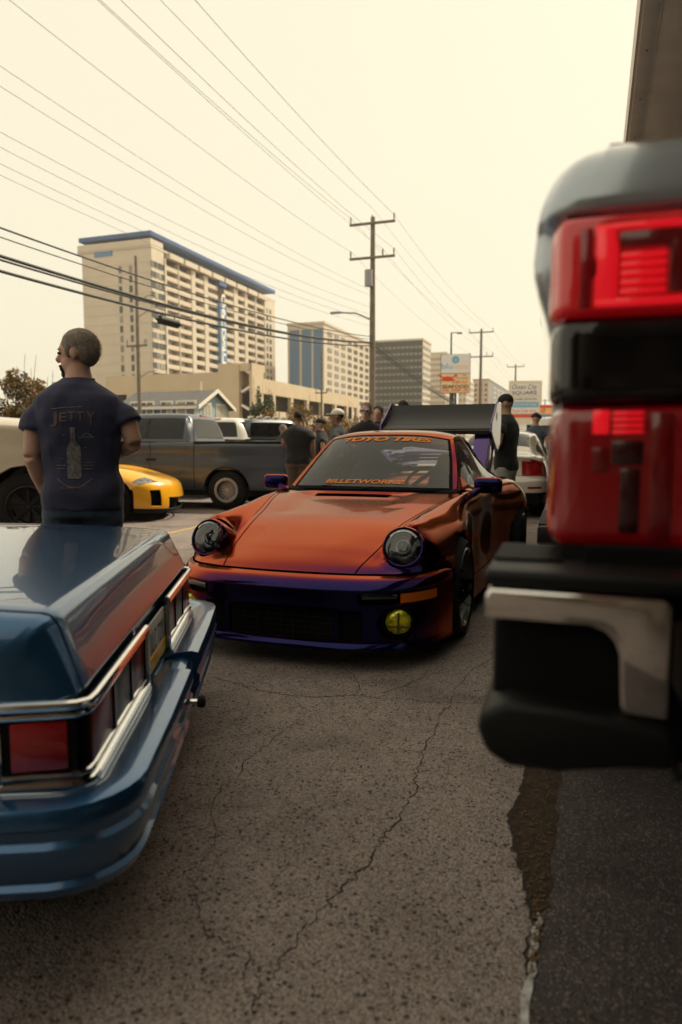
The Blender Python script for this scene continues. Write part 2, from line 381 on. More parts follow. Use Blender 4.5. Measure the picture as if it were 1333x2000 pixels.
cr=[([(1060,40),(1005,100),(990,150),(955,185),(945,230),(905,290),(895,330),(880,370),(885,410),(850,465),(830,510),(780,555),(755,590),(745,630),(700,670),(650,715),(620,760),(570,800),(530,845),(480,915),(455,950),(450,990)],.0038),
 ([(-120,20),(60,40),(235,62),(330,85),(400,105),(470,120),(560,128),(640,125),(690,122),(760,132),(850,137),(930,145),(1010,143),(1100,150),(1300,165)],.004),
 ([(640,155),(515,205),(440,260),(420,285),(360,320),(330,375),(275,415),(255,480),(265,540),(262,590),(215,655)],.0024),
 ([(185,680),(210,720),(235,820),(240,860),(310,885),(365,915),(360,960),(352,1000),(370,1050)],.0026),
 ([(380,970),(405,1000),(400,1050),(385,1090),(365,1150)],.0024),
 ([(690,122),(715,105),(690,60),(640,20)],.003),([(760,132),(830,100),(890,75),(985,35)],.003),([(640,430),(560,470),(520,500)],.0014),
 ([(520,630),(470,660),(435,700),(450,740)],.0016),([(1060,40),(1120,10),(1160,-60),(1230,-160)],.0035)]
for P,w_ in cr:
    ribbon('crack',zp(P),lambda t,w_=w_:w_*(.5+.7*math.sin(math.pi*min(1,max(.08,t)))),CRK,parent=g,jit=.006)
# dirt-filled gap beside the slab with dry litter in it
DIRT=mat('damp_dirt',(.034,.020,.010),.95,var=.5,vscale=25,bump=.6,bscale=90)
dp=[(1035,1480),(1020,1530),(1000,1610),(1012,1680),(1035,1770),(1045,1800),(1062,1800),(1075,1700),(1085,1600),(1096,1480)]
Pd=[gnd(*q) for q in dp]; Q=[]
for i in range(len(Pd)):
    for k in range(7):
        t=k/7; q=Pd[i]*(1-t)+Pd[(i+1)%len(Pd)]*t; Q.append((q[0]+random.gauss(0,.010),q[1]+random.gauss(0,.010),.0062))
dd=mk('dirt_patch',Q,[tuple(range(len(Q)))],DIRT,None,False); tag(dd,'brown dirt patch with dry litter beside the dark slab','dirt',kind='stuff')
ribbon('seam_crack',[gnd(*q)+np.array([0,0,.006]) for q in((1044,1470),(1030,1520),(1018,1545),(998,1610),(1005,1645),(1018,1690),(1030,1740),(1040,1800),(1034,1870),(1026,1940),(1018,2060))],lambda t:.009*(1-.6*t),CRK,parent=g,jit=.006)
lt=MB(); Pa=np.array(Q)
for k in range(300):
    t=random.random(); yy=1490+t*420; xl=np.interp(yy,[1480,1610,1800,1950],[1035,1002,1045,1025]); xr=np.interp(yy,[1480,1600,1800,1950],[1096,1085,1062,1035])
    p=gnd(random.uniform(xl-2,xr),yy); a=random.uniform(0,3.14); l_=random.uniform(.003,.012); w_=random.uniform(.0006,.002)
    u=np.array([math.cos(a),math.sin(a),random.uniform(-.3,.3)])*l_; v=np.array([-math.sin(a),math.cos(a),0])*w_; p=p+np.array([0,0,.011])
    lt.add([p-u-v,p+u-v,p+u+v,p-u+v],[(0,1,2,3)])
l_=lt.build('dry_litter',mat('dry_litter',(.105,.062,.028),.9,var=.6,vscale=90),None); tag(l_,'dry grass and leaf litter lying in the joint of the pavement','litter',kind='stuff')
sp=ribbon('painted_edge_line',[gnd(1052,1790),gnd(1040,1870),gnd(1030,1950),gnd(1022,2080)],lambda t:.010,mat('worn_white_paint',(.42,.41,.40),.8,var=.5,vscale=40),.009,g,.003)
st=ribbon('parking_line',[gnd(300,1048),gnd(365,1034),gnd(430,1018)],lambda t:.05,mat('worn_yellow_paint',(.42,.30,.10),.85,var=.4,vscale=20),.003,g,.004)
# scattered loose stones
ls=MB()
for k in range(260):
    p=gnd(random.uniform(250,1000),1300+700*random.random()**1.5); r_=random.uniform(.0015,.0045); ellipsoid(ls,(p[0],p[1],r_*.4),(r_*1.4,r_,r_*.7),6)
l_=ls.build('loose_grit',mat('grit',(.26,.21,.16),.9,var=.6,vscale=60),None,True); tag(l_,'loose grit scattered over the cracked asphalt','grit',kind='stuff')
# ================================================================ building with the overhang, right
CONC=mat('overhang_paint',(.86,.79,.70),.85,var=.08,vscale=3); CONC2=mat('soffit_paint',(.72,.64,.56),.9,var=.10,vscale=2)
bl=empty('building',(0,0,0),-SPSI,'beige building with boarded overhang at the upper right corner','building')
r1,r2=ray(1218,290),ray(1255,0)
OH=4.3
def lat(r): k=(OH-CAM_H)/r[2]; return (r*k)@SN
x0=(lat(r1)+lat(r2))/2
MB().box((x0+.012,9,OH+.16),(.024,52,.36)).build('fascia_trim',mat('trim_white',(.75,.68,.58),.7),bl)
for k in range(13):
    MB().box((x0+.085,-15+4*k+2,OH-.010),(.12,3.99,.04)).build('fascia_board',CONC,bl,bevel=.004)
    MB().box((x0+.40,-15+4*k+2,OH),(.50,3.985,.04)).build('soffit_board',CONC,bl,bevel=.004)
for k in range(34):
    MB().box((x0+3.3,-16+1.6*k+.8,OH+.05),(5.3,1.592,.04)).build('soffit_panel',CONC2,bl)
sc=MB()
for k in range(60): sc.lathe([(OH-.034,.0005),(OH-.034,.008),(OH-.02,.008)],c=(x0+.085,-14+k*.85,0),axis='z',n=8)
sc.build('soffit_screws',DARKMET,bl)['kind']='stuff'
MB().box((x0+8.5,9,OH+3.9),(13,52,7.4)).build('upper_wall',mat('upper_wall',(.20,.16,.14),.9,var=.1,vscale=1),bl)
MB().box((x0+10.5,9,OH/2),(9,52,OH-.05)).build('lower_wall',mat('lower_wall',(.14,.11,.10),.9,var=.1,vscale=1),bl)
for k in range(6):
    MB().box((x0+5.97,-11+9*k,1.6),(.06,4.5,2.6)).build('shop_window',mat('shop_glass',(.02,.025,.03),.05,coat=1),bl)
    MB().box((x0+1.9,-13+9*k+30*(k<3),2.1),(.4,.4,4.2)).build('pillar',CONC,bl,bevel=.02) if k>4 else None
for k in range(8):
    for f in range(2): MB().box((x0+1.98,-13+6.4*k,OH+2.0+f*3.4),(.06,2.2,1.9)).build('window',MATS['shop_glass'],bl)
# ================================================================ towers
def along(px,P0,d,py=868):
    """distance from P0 along horizontal direction d to the picture column px"""
    q=ray(px,py); k=q[0]/q[1]; return (k*P0[1]-P0[0])/(d[0]-k*d[1])
def zat(py,Y): return CAM_H+(HOR-py)/F_PX*Y
BEIGE=mat('tower_beige',(.60,.52,.41),.9,var=.05,vscale=.2); BLUE=mat('tower_blue',(.06,.12,.27),.7,var=.06,vscale=.3); BLUE2=mat('tower_blue_pale',(.13,.24,.40),.7)
WDARK=mat('window_dark',(.035,.04,.045),.15,coat=.5)
n_=WDARK.node_tree; oi=n_.nodes.new('ShaderNodeObjectInfo'); rp=n_.nodes.new('ShaderNodeValToRGB'); rp.color_ramp.elements[0].position=.55; rp.color_ramp.elements[0].color=(.03,.035,.04,1); rp.color_ramp.elements[1].position=1; rp.color_ramp.elements[1].color=(.34,.30,.24,1)
n_.links.new(oi.outputs['Random'],rp.inputs[0]); n_.links.new(rp.outputs[0],n_.nodes['Principled BSDF'].inputs['Base Color'])
TAN=mat('tower_tan',(.58,.50,.39),.9); SHADE=mat('recess_wall',(.36,.28,.21),.9)  # recess wall: darker copy of the beige, balcony shade put into its colour
P0=at(295,450,200); HT=P0[2]; P0[2]=0; t=empty('tower_block',P0,-SPSI,'tall beige hotel tower with blue roof band and a vertical white letter sign','building')
LEN=along(537,P0,SD,566); WID=along(159,P0,-SN,465)
yp=lambda px: along(px,P0,SD,575); xp=lambda px: -along(px,P0,-SN,560)
q6=lambda X:140+X*.315
FH=2.72; NF=21
MB().box((-WID/2,yp(q6(578))/2,HT/2-2),(WID,yp(q6(578)),HT-4.2)).build('wall',BEIGE,t)
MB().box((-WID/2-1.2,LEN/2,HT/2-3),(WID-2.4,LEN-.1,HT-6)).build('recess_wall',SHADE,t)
MB().box((-WID/2,(LEN+yp(q6(1200)))/2,HT/2-2),(WID,LEN-yp(q6(1200)),HT-4.2)).build('wall',BEIGE,t)
MB().box((-WID/2-.3,LEN/2,HT-.6),(WID+.8,LEN+.6,1.2)).build('roof_band',BLUE,t,bevel=.05)
MB().box((-WID/2-.6,LEN/2,HT-4.0),(WID+1.4,LEN+.6,.5)).build('cornice',BEIGE,t)
MB().box((-WID/2-.6,yp(q6(578))/2-.3,HT-3),(WID+1.2,yp(q6(578)),1.9)).build('top_wall',BEIGE,t)
wm=MB().box((0,0,0),(.9,.2,1.8)).build('window',WDARK,t); wm.location=(xp(q6(305)),-.08,HT-9)
for k in range(15):
    for X in (305,370):
        o=wm if (k==0 and X==305) else wm.copy()
        if o is not wm: COL.objects.link(o)
        o.location=(xp(q6(X)),-.06,HT-9.6-k*FH*.985*1.0)
    b=MB().box((-WID/2,-.05,HT-8.1-k*FH*.985),(WID,.1,.10)).build('floor_joint',mat('floor_joint',(.70,.60,.45),.9),t)
MB().box((xp(q6(205)),-.05,HT-4.9),(6,.2,1.4)).build('vent_window',BLUE2,t)
wl_=MB().box((0,0,0),(.2,1.5,1.5)).build('window',WDARK,t); first=True
for k in range(18):
    z=HT-8.6-k*FH
    for X,wd in ((505,1.4),(526,1.4),(550,1.4),(565,.7),(577,.7)):
        o=wl_ if first else wl_.copy(); 
        if not first: COL.objects.link(o)
        first=False; o.location=(.06,yp(q6(X)),z); o.scale=(1,wd/1.5,1)
    for X in (1212,1232):
        o=wl_.copy(); COL.objects.link(o); o.location=(.06,yp(q6(X)),z)
bays=[(588,662),(666,742),(765,820),(843,905),(945,1003),(1028,1070),(1088,1135),(1143,1192)]
for a,b in bays:
    ya,yb=yp(q6(a)),yp(q6(b)); n_=None
    for k in range(19):
        z=HT-7.4-k*FH
        if n_ is None:
            mb=MB(); L_=yb-ya; mb.box((-1.0,L_/2,-1.35),(2.2,L_,.22)); mb.box((.06,L_/2,-.75),(.14,L_,1.1)); n_=mb.build('balcony',mat('balcony_paint',(.62,.53,.42),.9),t); o=n_
        else: o=n_.copy(); COL.objects.link(o)
        o.location=(0,ya,z)
    mb=MB().box((-1.3,(ya+yb)/2,HT/2-4),(.1,(yb-ya)*.5,HT-12)).build('sliding_doors',WDARK,t)
for a,b in ((578,588),(662,666),(742,765),(820,843),(1003,1028),(1070,1088),(1135,1143),(1192,1202)):
    ya,yb=yp(q6(a)),yp(q6(b)); MB().box((-.75,(ya+yb)/2,HT/2-3),(2.1,yb-ya-.02,HT-6)).build('pier',BEIGE,t)
ya,yb=yp(q6(905)),yp(q6(945)); MB().box((-.4,(ya+yb)/2,HT/2-6),(2.6,yb-ya,HT-12)).build('sign_strip',BLUE2,t)
MB().box((-.2,(ya+yb)/2,HT-6.2),(2.4,yb-ya+.4,1.8)).build('sign_cap',BLUE,t)
for k in range(8):
    a_=yp(q6(588))+ (yp(q6(1200))-yp(q6(588)))*(k+.5)/8
    MB().box((.3,a_,HT-4.9),(1.8,(yp(q6(1200))-yp(q6(588)))/8*.86,1.5)).build('penthouse_parapet',BEIGE,t)
WHT=mat('sign_white',(.85,.82,.74),.6)
for k,ch in enumerate('CAROUSEL'):
    z=zat(430+(530+k*70)*.318 if False else 592+k*15.6,P0[1]+ya*.944); V,Fc=text_fit(ch,yb-ya-1.6,3.9,off=.03)
    f=frame3((.96,(ya+yb)/2,z),(0,1,0),(0,0,1)); mk('sign_letter',f(V),Fc,WHT,t,False)
# ---- generic tower
def tower(name,px_c,py_top,Y,px_l,px_r,label,m1,m2,left,right,cat='building'):
    P=at(px_c,py_top,Y); H=P[2]; P[2]=0; W_=along(px_l,P,-SN,py_top); L_=along(px_r,P,SD,py_top+20)
    o=empty(name,P,-SPSI,label,cat)
    MB().box((-W_/2,.3,H/2),(W_,.6,H)).build('end_wall',m1,o)
    MB().box((-W_/2,L_/2+.3,H/2-.01),(W_-.02,L_-.6,H-.02)).build('wall',m2,o)
    MB().box((-W_/2,L_/2,H+.4),(W_+.6,L_+.6,.8)).build('roof_slab',m2,o)
    left(o,W_,H); right(o,L_,H); return o
def strips(cols,m):
    def f(o,W_,H):
        for a,b in cols: MB().box((-W_*(1-(a+b)/2),-.06,H*.5-.8),(W_*(b-a),.2,H-2)).build('glass_strip',m,o)
    return f
def cells(nx,fh,fx,fz,m,kind='stuff',nm='windows',x0=.04):
    def f(o,L_,H):
        mb=MB(); n_=int(H/fh)
        for k in range(1,n_):
            for i in range(nx): mb.box((.05,L_*(x0+(1-x0)*(i+.5)/nx),H-k*fh),(.25,L_*fx/nx,fh*fz))
        mb.build(nm,m,o)['kind']=kind
    return f
def cells_l(nx,fh,fx,fz,m,nm='windows'):
    def f(o,W_,H):
        mb=MB()
        for k in range(1,int(H/fh)):
            for i in range(nx): mb.box((-W_*(i+.5)/nx,-.05,H-k*fh),(W_*fx/nx,.25,fh*fz))
        mb.build(nm,m,o)['kind']='stuff'
    return f
BGLASS=mat('blue_glass',(.10,.19,.32),.35,.2)
tower('tower_block',633,632,262,562,722,'tan tower with three tall blue glass stripes behind the parking garage',TAN,TAN,strips([(.06,.33),(.40,.66),(.72,.97)],BGLASS),cells(7,2.9,.55,.5,WDARK))
DGL=mat('dark_facade',(.022,.023,.025),.4); PALE=mat('pale_facade',(.20,.19,.18),.8)
tower('tower_block',826,664,330,733,842,'dark grey gridded apartment tower right of the big utility pole',DGL,TAN,cells_l(11,3.0,.72,.34,PALE,'balcony_bands'),cells(5,3.0,.4,.5,WDARK))
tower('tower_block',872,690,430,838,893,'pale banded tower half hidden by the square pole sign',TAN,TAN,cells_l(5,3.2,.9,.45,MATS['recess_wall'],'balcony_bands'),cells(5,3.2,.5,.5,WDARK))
tower('tower_block',912,745,380,896,926,'low beige block between the pole sign and the second utility pole',TAN,BEIGE,cells_l(2,3.2,.5,.5,WDARK),cells(4,3.2,.5,.5,WDARK))
tower('tower_block',955,742,470,925,1058,'pinkish low apartment block with dormers left of the shopping sign',mat('pink_stucco',(.52,.36,.27),.9),mat('grey_roof',(.24,.23,.22),.9),cells_l(3,3.2,.5,.5,WDARK),cells(22,3.2,.5,.5,WDARK))
# ================================================================ parking garage
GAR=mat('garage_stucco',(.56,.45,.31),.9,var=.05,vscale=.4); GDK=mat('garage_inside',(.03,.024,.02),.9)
Pg=at(497,868,95); Pg[2]=0; gr=empty('parking_garage',Pg,-SPSI,'tan multi-level parking garage with stair tower below the hotel tower','building')
GH=zat(738,95); GL=along(700,Pg,SD); gy=lambda px: along(px,Pg,SD); gx=lambda px:-along(px,Pg,-SN)
Wg=along(200,Pg,-SN)
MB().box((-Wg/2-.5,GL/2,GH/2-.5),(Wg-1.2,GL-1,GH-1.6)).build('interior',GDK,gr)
lev=[GH-1.1,GH-5.3,GH-9.2]
for z,h in((GH-1.0,2.0),(GH-5.2,2.0),(.6,1.2)):
    MB().box((-.2,GL/2,z),(.5,GL,h)).build('parapet',GAR,gr)
npil=7
for i in range(npil+1): MB().box((-.22,GL*i/npil if 0<i<npil else (.45 if i==0 else GL-.45),GH/2),(.52,.9,GH-.1)).build('column',GAR,gr)
xl,xr=gx(215),gx(432)
MB().box(((xl+xr)/2,-.2,GH-.6),(xr-xl,.5,2.6)).build('parapet',GAR,gr)
MB().box(((xl+xr)/2,-.2,GH/2-3.5),(xr-xl,.5,3.2)).build('parapet',GAR,gr)
MB().box((gx(262),-.2,GH/2),(1.3,.52,GH)).build('column',GAR,gr)
sx0,sx1=gx(433),gx(472); zt=zat(709,93)
MB().box(((sx0+sx1)/2,1.2,zt/2),(sx1-sx0,3.6,zt)).build('stair_wall',GAR,gr)
MB().box((gx(484),1.6,zt-.5),(gx(497)-gx(472),4,1.0)).build('stair_lintel',GAR,gr)
MB().box((-.2,1.3,zt/2),(.4,3.4,zt)).build('stair_wall',GAR,gr)
for k in range(5):
    MB().box(((sx1-.2)/2,.3,1.2+k*2.4),(-sx1-.4,1.2,.25),Matrix.Rotation(R(28)*(-1)**k,3,'Y')).build('stair_flight',CONC,gr)
# ================================================================ blue house
Ph=at(385,868,60); Ph[2]=0; h=empty('house',Ph,-SPSI*1.0,'blue gabled beach house with grey roof below the parking garage','house')
HB=mat('blue_siding',(.10,.19,.27),.85,var=.05,vscale=1); HB2=mat('pale_blue_siding',(.28,.37,.40),.85,var=.04,vscale=1); TRIM=mat('house_trim',(.75,.70,.60),.8); ROOF=mat('grey_shingle',(.11,.105,.105),.9,var=.12,vscale=3)  # pale gable, darker front: sun from the right put into siding colours
hl=along(240,Ph,-SN); hd=along(447,Ph,SD); ez=zat(792,60); rz=zat(766,62)
MB().box((-hl/2,hd/2,ez/2),(hl,hd,ez)).build('wall',HB,h)
MB().prism([(0,.0),(hd,.0),(hd,ez),(hd/2,rz-.15),(0,ez)],.0,.05).build('gable_wall',HB2,h)
for s in(0,1):
    y0,y1=(-.5,hd/2) if s==0 else (hd+.5,hd/2)
    zs=ez-.25
    mk('roof_slope',[(-hl-.4,y0,zs),(.5,y0,zs),(.5,y1,rz),(-hl-.4,y1,rz),(-hl-.4,y0,zs+.15),(.5,y0,zs+.15),(.5,y1,rz+.15),(-hl-.4,y1,rz+.15)],[(0,1,2,3),(4,5,6,7),(0,1,5,4),(1,2,6,5),(2,3,7,6),(3,0,4,7)],ROOF,h,False)
    mk('barge_board',[(.51,y0,zs-.12),(.56,y0,zs-.12),(.56,y1,rz-.08),(.51,y1,rz-.08),(.51,y0,zs+.2),(.56,y0,zs+.2),(.56,y1,rz+.24),(.51,y1,rz+.24)],[(0,1,2,3),(4,5,6,7),(0,1,5,4),(1,2,6,5),(2,3,7,6),(3,0,4,7)],TRIM,h,False)
MB().box((-hl/2,-.52,ez-.22),(hl+.8,.06,.22)).build('gutter',TRIM,h)
MB().box((.04,.02,ez/2),(.14,.14,ez)).build('corner_board',TRIM,h)
def window(parent,c,w_,h_,axis,mt=WDARK):
    o=empty('window',c); o.parent=parent
    if axis=='y':
        MB().box((0,-.03,0),(w_,.06,h_)).build('frame',TRIM,o); MB().box((-w_*.22,-.065,0),(w_*.36,.02,h_*.8)).build('pane',mt,o); MB().box((w_*.22,-.065,0),(w_*.36,.02,h_*.8)).build('pane',mt,o)
    else:
        MB().box((.03,0,0),(.06,w_,h_)).build('frame',TRIM,o); MB().box((.065,-w_*.22,0),(.02,w_*.36,h_*.8)).build('pane',mt,o); MB().box((.065,w_*.22,0),(.02,w_*.36,h_*.8)).build('pane',mt,o)
hx=lambda px:-along(px,Ph,-SN); hy=lambda px: along(px,Ph,SD); wz=zat(800,60)
for px,w_ in((266,1.0),(289,1.9),(328,1.5),(366,2.4)): window(h,(hx(px),-.02,wz),w_*.8,1.5,'y')
for px,w_ in((405,.9),(427,.7),(436,.7)): window(h,(.06,hy(px),zat(803,62)),w_*1.4,1.3,'x',mat('curtained_pane',(.35,.33,.26),.4))
for px in(429,437): window(h,(.06,hy(px),zat(834,62)),.95,1.2,'x',MATS['curtained_pane'])
MB().box((hx(345),-1.6,wz-1.7),(hl*.75,.06,.9)).build('porch_rail',TRIM,h)
MB().tube([(hx(362),hd/2,rz-.4),(hx(362),hd/2,rz+.9)],.08,8).build('vent_pipe',TRIM,h)
Ph2=at(262,868,66); Ph2[2]=0; h2=empty('house',Ph2,-SPSI,'white gable end of a second house behind the man in navy','house')
MB().prism([(0,0),(5,0),(5,3.6),(2.5,5.0),(0,3.6)],-7,0).build('wall',HB2,h2)
for s in(0,1): mk('roof_slope',[(-7.3,-.4 if s==0 else 5.4,3.5),(.4,-.4 if s==0 else 5.4,3.5),(.4,2.5,5.15),(-7.3,2.5,5.15)],[(0,1,2,3)],TRIM,h2,False)
# ================================================================ utility poles and wires
WOOD=mat('weathered_pole',(.20,.165,.13),.9,var=.2,vscale=4); INS=mat('insulator',(.25,.22,.2),.4); GREY=mat('galvanised',(.30,.30,.30),.45,.6)
def pole(P,H,label,arms,name='utility_pole',r=.19,lamp=None,box=False,lean=0):
    o=empty(name,P,-SPSI,label,'pole','utility poles along the street')
    MB().tube([(0,0,0),(0,0,H*.5),(lean,0,H)],[r,r*.85,r*.62],14).build('post',WOOD,o,True)
    for z,w_ in arms:
        MB().box((0,-.12,z),(w_,.10,.12)).build('crossarm',WOOD,o)
        for x in(-w_/2+.06,w_/2-.06,(.6 if z<H-1 else .0)):
            MB().tube([(x,-.12,z+.06),(x,-.12,z+.30),(x,-.12,z+.42)],[.03,.05,.035],8).build('insulator',INS,o,True)
    if box:
        MB().lathe([(0,.001),(0,.22),(.85,.22),(.9,.001)],c=(-.12,-.34,H-3.7),axis='z',n=16).build('transformer',GREY,o,True,40)
    if lamp:
        MB().tube([(0,0,lamp-.35),(-.9,-.2,lamp+.05),(-1.75,-.35,lamp+.10)],.045,8).build('lamp_arm',GREY,o,True); MB().box((-2.0,-.4,lamp+.1),(.6,.2,.12)).build('lamp_head',GREY,o,bevel=.04)
    return o
pA=np.array([1.72,40.,0]); HP=13.4
stp=pA+SD*40*1.0
poles=[pA-SD*40,pA,pA+SD*40,pA+SD*76]
pole(poles[1],HP,'tall wooden utility pole with two crossarms and lamp arm, nearest in centre',[(HP-.35,2.55),(HP-2.15,2.55)],lamp=8.3,box=True)
pole(poles[2],HP,'second utility pole with two crossarms right of the pole sign',[(HP-.35,2.6),(HP-2.9,2.6)])
pole(poles[3],HP,'third, smaller utility pole rising behind the shopping sign',[(HP-.35,2.6)])
for k in range(3):
    P=pA+SD*(112+36*k); pole(P,HP-1,['faint utility pole fourth along the street','faint utility pole fifth along the street','faint utility pole sixth along the street'][k],[(HP-1.4,2.4)])
pl=at(275,868,48); pl[2]=0; pole(pl,zat(512,48),'thin wooden utility pole standing in front of the hotel tower',[(zat(680,48),1.6),],r=.15,lamp=None)
for z in (zat(600,48),zat(628,48),zat(742,48)):
    MB().tube([(pl[0],pl[1]-.1,z),(pl[0]+.7,pl[1]-.3,z+.4),(pl[0]+1.3,pl[1]-.4,z+.5)],.03,6).build('bracket_arm',GREY,bpy.data.objects['utility_pole.006'],True).matrix_parent_inverse=Matrix.Identity(4)
for o in [q for q in bpy.data.objects if q.name.startswith('bracket_arm')]:
    o.matrix_parent_inverse=(Matrix.Translation(Vector([float(v) for v in pl]))@Matrix.Rotation(-SPSI,4,'Z')).inverted()
WIRE=mat('cable_black',(.010,.010,.011),.6); WTHIN=mat('wire_grey',(.22,.20,.17),.6)
WN=[0]
def wire(a,b,sag,r,m,label,n=40,name='overhead_wire'):
    a,b=np.array(a,float),np.array(b,float); P=[a*(1-t)+b*t-np.array([0,0,sag*4*t*(1-t)]) for t in np.linspace(0,1,n)]
    o=MB().tube(P,r,6).build(name,m,None,True); return tag(o,label,'wire','wires strung along the utility poles')
ORD=['first','second','third','fourth','fifth','sixth','seventh','eighth']
def on(P,lat_,z): return P+SN*lat_+np.array([0,0,z])
for k,(l_,z,r_) in enumerate([(-1.2,HP,.0085),(0,HP+.45,.008),(1.2,HP,.009),(-1.2,HP-1.75,.0075),(.6,HP-1.75,.007),(1.2,HP-1.75,.0075)]):
    wire(on(poles[0],l_,z+.3),on(poles[1],l_,z),.55+.1*(k%2),r_,WTHIN,'thin wire high in the upper left sky, %s from the right'%ORD[5-k] if k<3 else 'thin wire off the lower crossarm in the upper left sky, %s strand'%ORD[k-3])
    wire(on(poles[1],l_,z),on(poles[2],l_,z-.1 if z>HP-1 else z-.7),.6,r_*.9,WTHIN,'thin wire between the first and second utility poles, %s strand'%ORD[k])
    wire(on(poles[2],l_,z-.1 if z>HP-1 else z-.7),on(poles[3],l_,z-.1 if z>HP-1 else z-1.5),.6,r_*.9,WTHIN,'thin wire between the second and third utility poles, %s strand'%ORD[k])
# service wires that cross towards the left
for k,(py0,py1,pz) in enumerate([(110,0,9.5),(152,0,9.2),(247,0,8.6),(278,0,8.2),(312,0,7.9),(335,0,7.6)]):
    wire(at(-60,py0-22,15.0+k*.4),poles[1]+np.array([0,-.1,pz]),.35,.006,WTHIN,'faint service wire from left edge to the tall pole, %s from the top'%ORD[k])
# thick communication cables
for k,(pyl,zr,r_,sg) in enumerate([(440,7.05,.020,.35),(459,6.9,.013,.35),(497,6.75,.036,.42),(505,6.7,.024,.40),(528,6.55,.034,.40)]):
    wire(at(-40,pyl-10,14.6),poles[1]+np.array([-.12,-.16,zr]),sg,r_,WIRE,'thick black cable passing the hotel tower, %s from the top'%ORD[k])
    wire(poles[1]+np.array([-.12,-.16,zr]),poles[2]+np.array([-.1,-.1,zr-2.9+.1*k]),.35,r_*.9,WIRE,'thick black cable running on beyond the tall pole, %s strand'%ORD[k])
cA=at(330,629,19.5); o=empty('cable_splice',cA,0,'black splice case hanging on the lower thick cable','splice case')
d_=np.array([.62,.78,-.08]); 
MB().tube([-d_*.42,-d_*.33,-d_*.30,d_*.30,d_*.33,d_*.42],[.03,.05,.115,.115,.05,.03],12).build('case',WIRE,o,True)
for s in(-1,1): MB().tube([d_*.2*s-[0,0,.02],d_*.2*s+np.array([0,0,.2])],.015,6).build('hanger',WIRE,o)
for k in range(5):
    pass
# ================================================================ signs
RED_S=mat('sign_red',(.62,.06,.03),.6); OR_S=mat('sign_orange',(.85,.42,.16),.6); PALE_S=mat('sign_pale',(.72,.70,.66),.6); PEACH=mat('sign_peach',(.80,.56,.30),.6); CY=mat('sign_cyan',(.10,.38,.60),.6); BLK=mat('sign_black',(.02,.02,.02),.6)
YS=73
Ps=at(888,868,YS); Ps[2]=0; sg=empty('pole_sign',Ps,-R(6),'square two-panel roadside sign on dark posts with a blue ring and a red crab','sign')
sw_=57/F_PX*YS; zt,zm,zb=zat(695,YS),zat(732,YS),zat(769,YS)
MB().box((0,.2,(zt+zb)/2),(sw_,.4,zt-zb)).build('cabinet',BLK,sg)
MB().box((0,-.01,(zt+zm)/2),(sw_*.97,.05,zt-zm-.06)).build('upper_panel',PALE_S,sg); MB().box((0,-.01,(zm+zb)/2),(sw_*.97,.05,zm-zb-.06)).build('lower_panel',PEACH,sg)
for x in(-.35,.05): MB().box((x*.7,.2,zb/2),(.22,.22,zb)).build('post',BLK,sg)
def sign_text(txt,x,z,w_,h_,m,par,y=-.045,**k):
    V,Fc=text_fit(txt,w_,h_,**k); f=frame3((x,y,z),(1,0,0),(0,0,1)); return mk('lettering',f(V),Fc,m,par,False)
def zz(py): return zat(py,YS)
def xx(px): return (px-888.5)/F_PX*YS
MB().lathe([(-.05,.16),(-.05,.36)],c=(0,0,zz(706)),axis='y',n=28).build('ring_emblem',CY,sg); MB().lathe([(-.05,.001),(-.05,.10)],c=(0,0,zz(706)),axis='y',n=20).build('ring_emblem',CY,sg)
sign_text('blu',xx(872),zz(718),1.1,.55,CY,sg); sign_text('vista',xx(899),zz(719),1.45,.45,OR_S,sg)
cb=MB(); ellipsoid(cb,(xx(874),-.04,zz(742)),(.55,.02,.26),14)
for s in(-1,1):
    cb.tube([(xx(874)+s*.4,-.05,zz(742)+.1),(xx(874)+s*.75,-.05,zz(742)+.3)],.06,6); ellipsoid(cb,(xx(874)+s*.8,-.05,zz(742)+.34),(.16,.02,.14),8)
    for k in range(3): cb.tube([(xx(874)+s*.3,-.05,zz(742)-.1),(xx(874)+s*(.55+.1*k),-.05,zz(742)-.3+.1*k)],.03,5)
cb.build('crab_emblem',RED_S,sg)
sign_text('410',xx(905),zz(735.5),.45,.16,BLK,sg); sign_text('723-4600',xx(900),zz(741),1.25,.17,BLK,sg); sign_text('CARRY OUT',xx(898),zz(748.5),1.5,.28,RED_S,sg,off=.02); sign_text('SEAFOOD',0,zz(757),2.65,.36,BLK,sg,off=.03); sign_text('CRAB - SHRIMP - FISH',0,zz(764),2.7,.28,RED_S,sg,off=.02)
YQ=85; Pq=at(1024,868,YQ); Pq[2]=0; sq=empty('pole_sign',Pq,-R(4),'pale shopping square sign with rows of shop panels, far right','sign')
qx=lambda px:(px-1024)/F_PX*YQ; qz=lambda py: zat(py,YQ); qw=62/F_PX*YQ
def board(px0,px1,py0,py1,m,y=0,nm='panel'): return MB().box((qx((px0+px1)/2),y,(qz(py0)+qz(py1))/2),((px1-px0)/F_PX*YQ,.3 if y==0 else .06,qz(py0)-qz(py1))).build(nm,m,sq)
board(993,1055,746,830,mat('sign_cream',(.66,.60,.46),.8),0,'cabinet'); board(996,1050,752,774,PALE_S,-.18); 
for a,b,m,tx,tm in((778,785,PALE_S,'BAHAMA JEWELERS',BLK),(787,796,CY,'TELESCOPE PICTURES',PALE_S),(798,808,PALE_S,'Shoe Cafe One',RED_S),(810,816,RED_S,'',None)):
    board(995,1049,a,b,m,-.18)
    if tx: sign_text(tx,qx(1022),qz((a+b)/2),2.9,.28,tm,sq,-.22,off=.01)
sign_text('Ocean City',qx(1022),qz(759),2.9,.75,BLK,sq,-.22,shear=.3); sign_text('SQUARE',qx(1022),qz(769.5),2.9,.5,BLK,sq,-.22,off=.012)
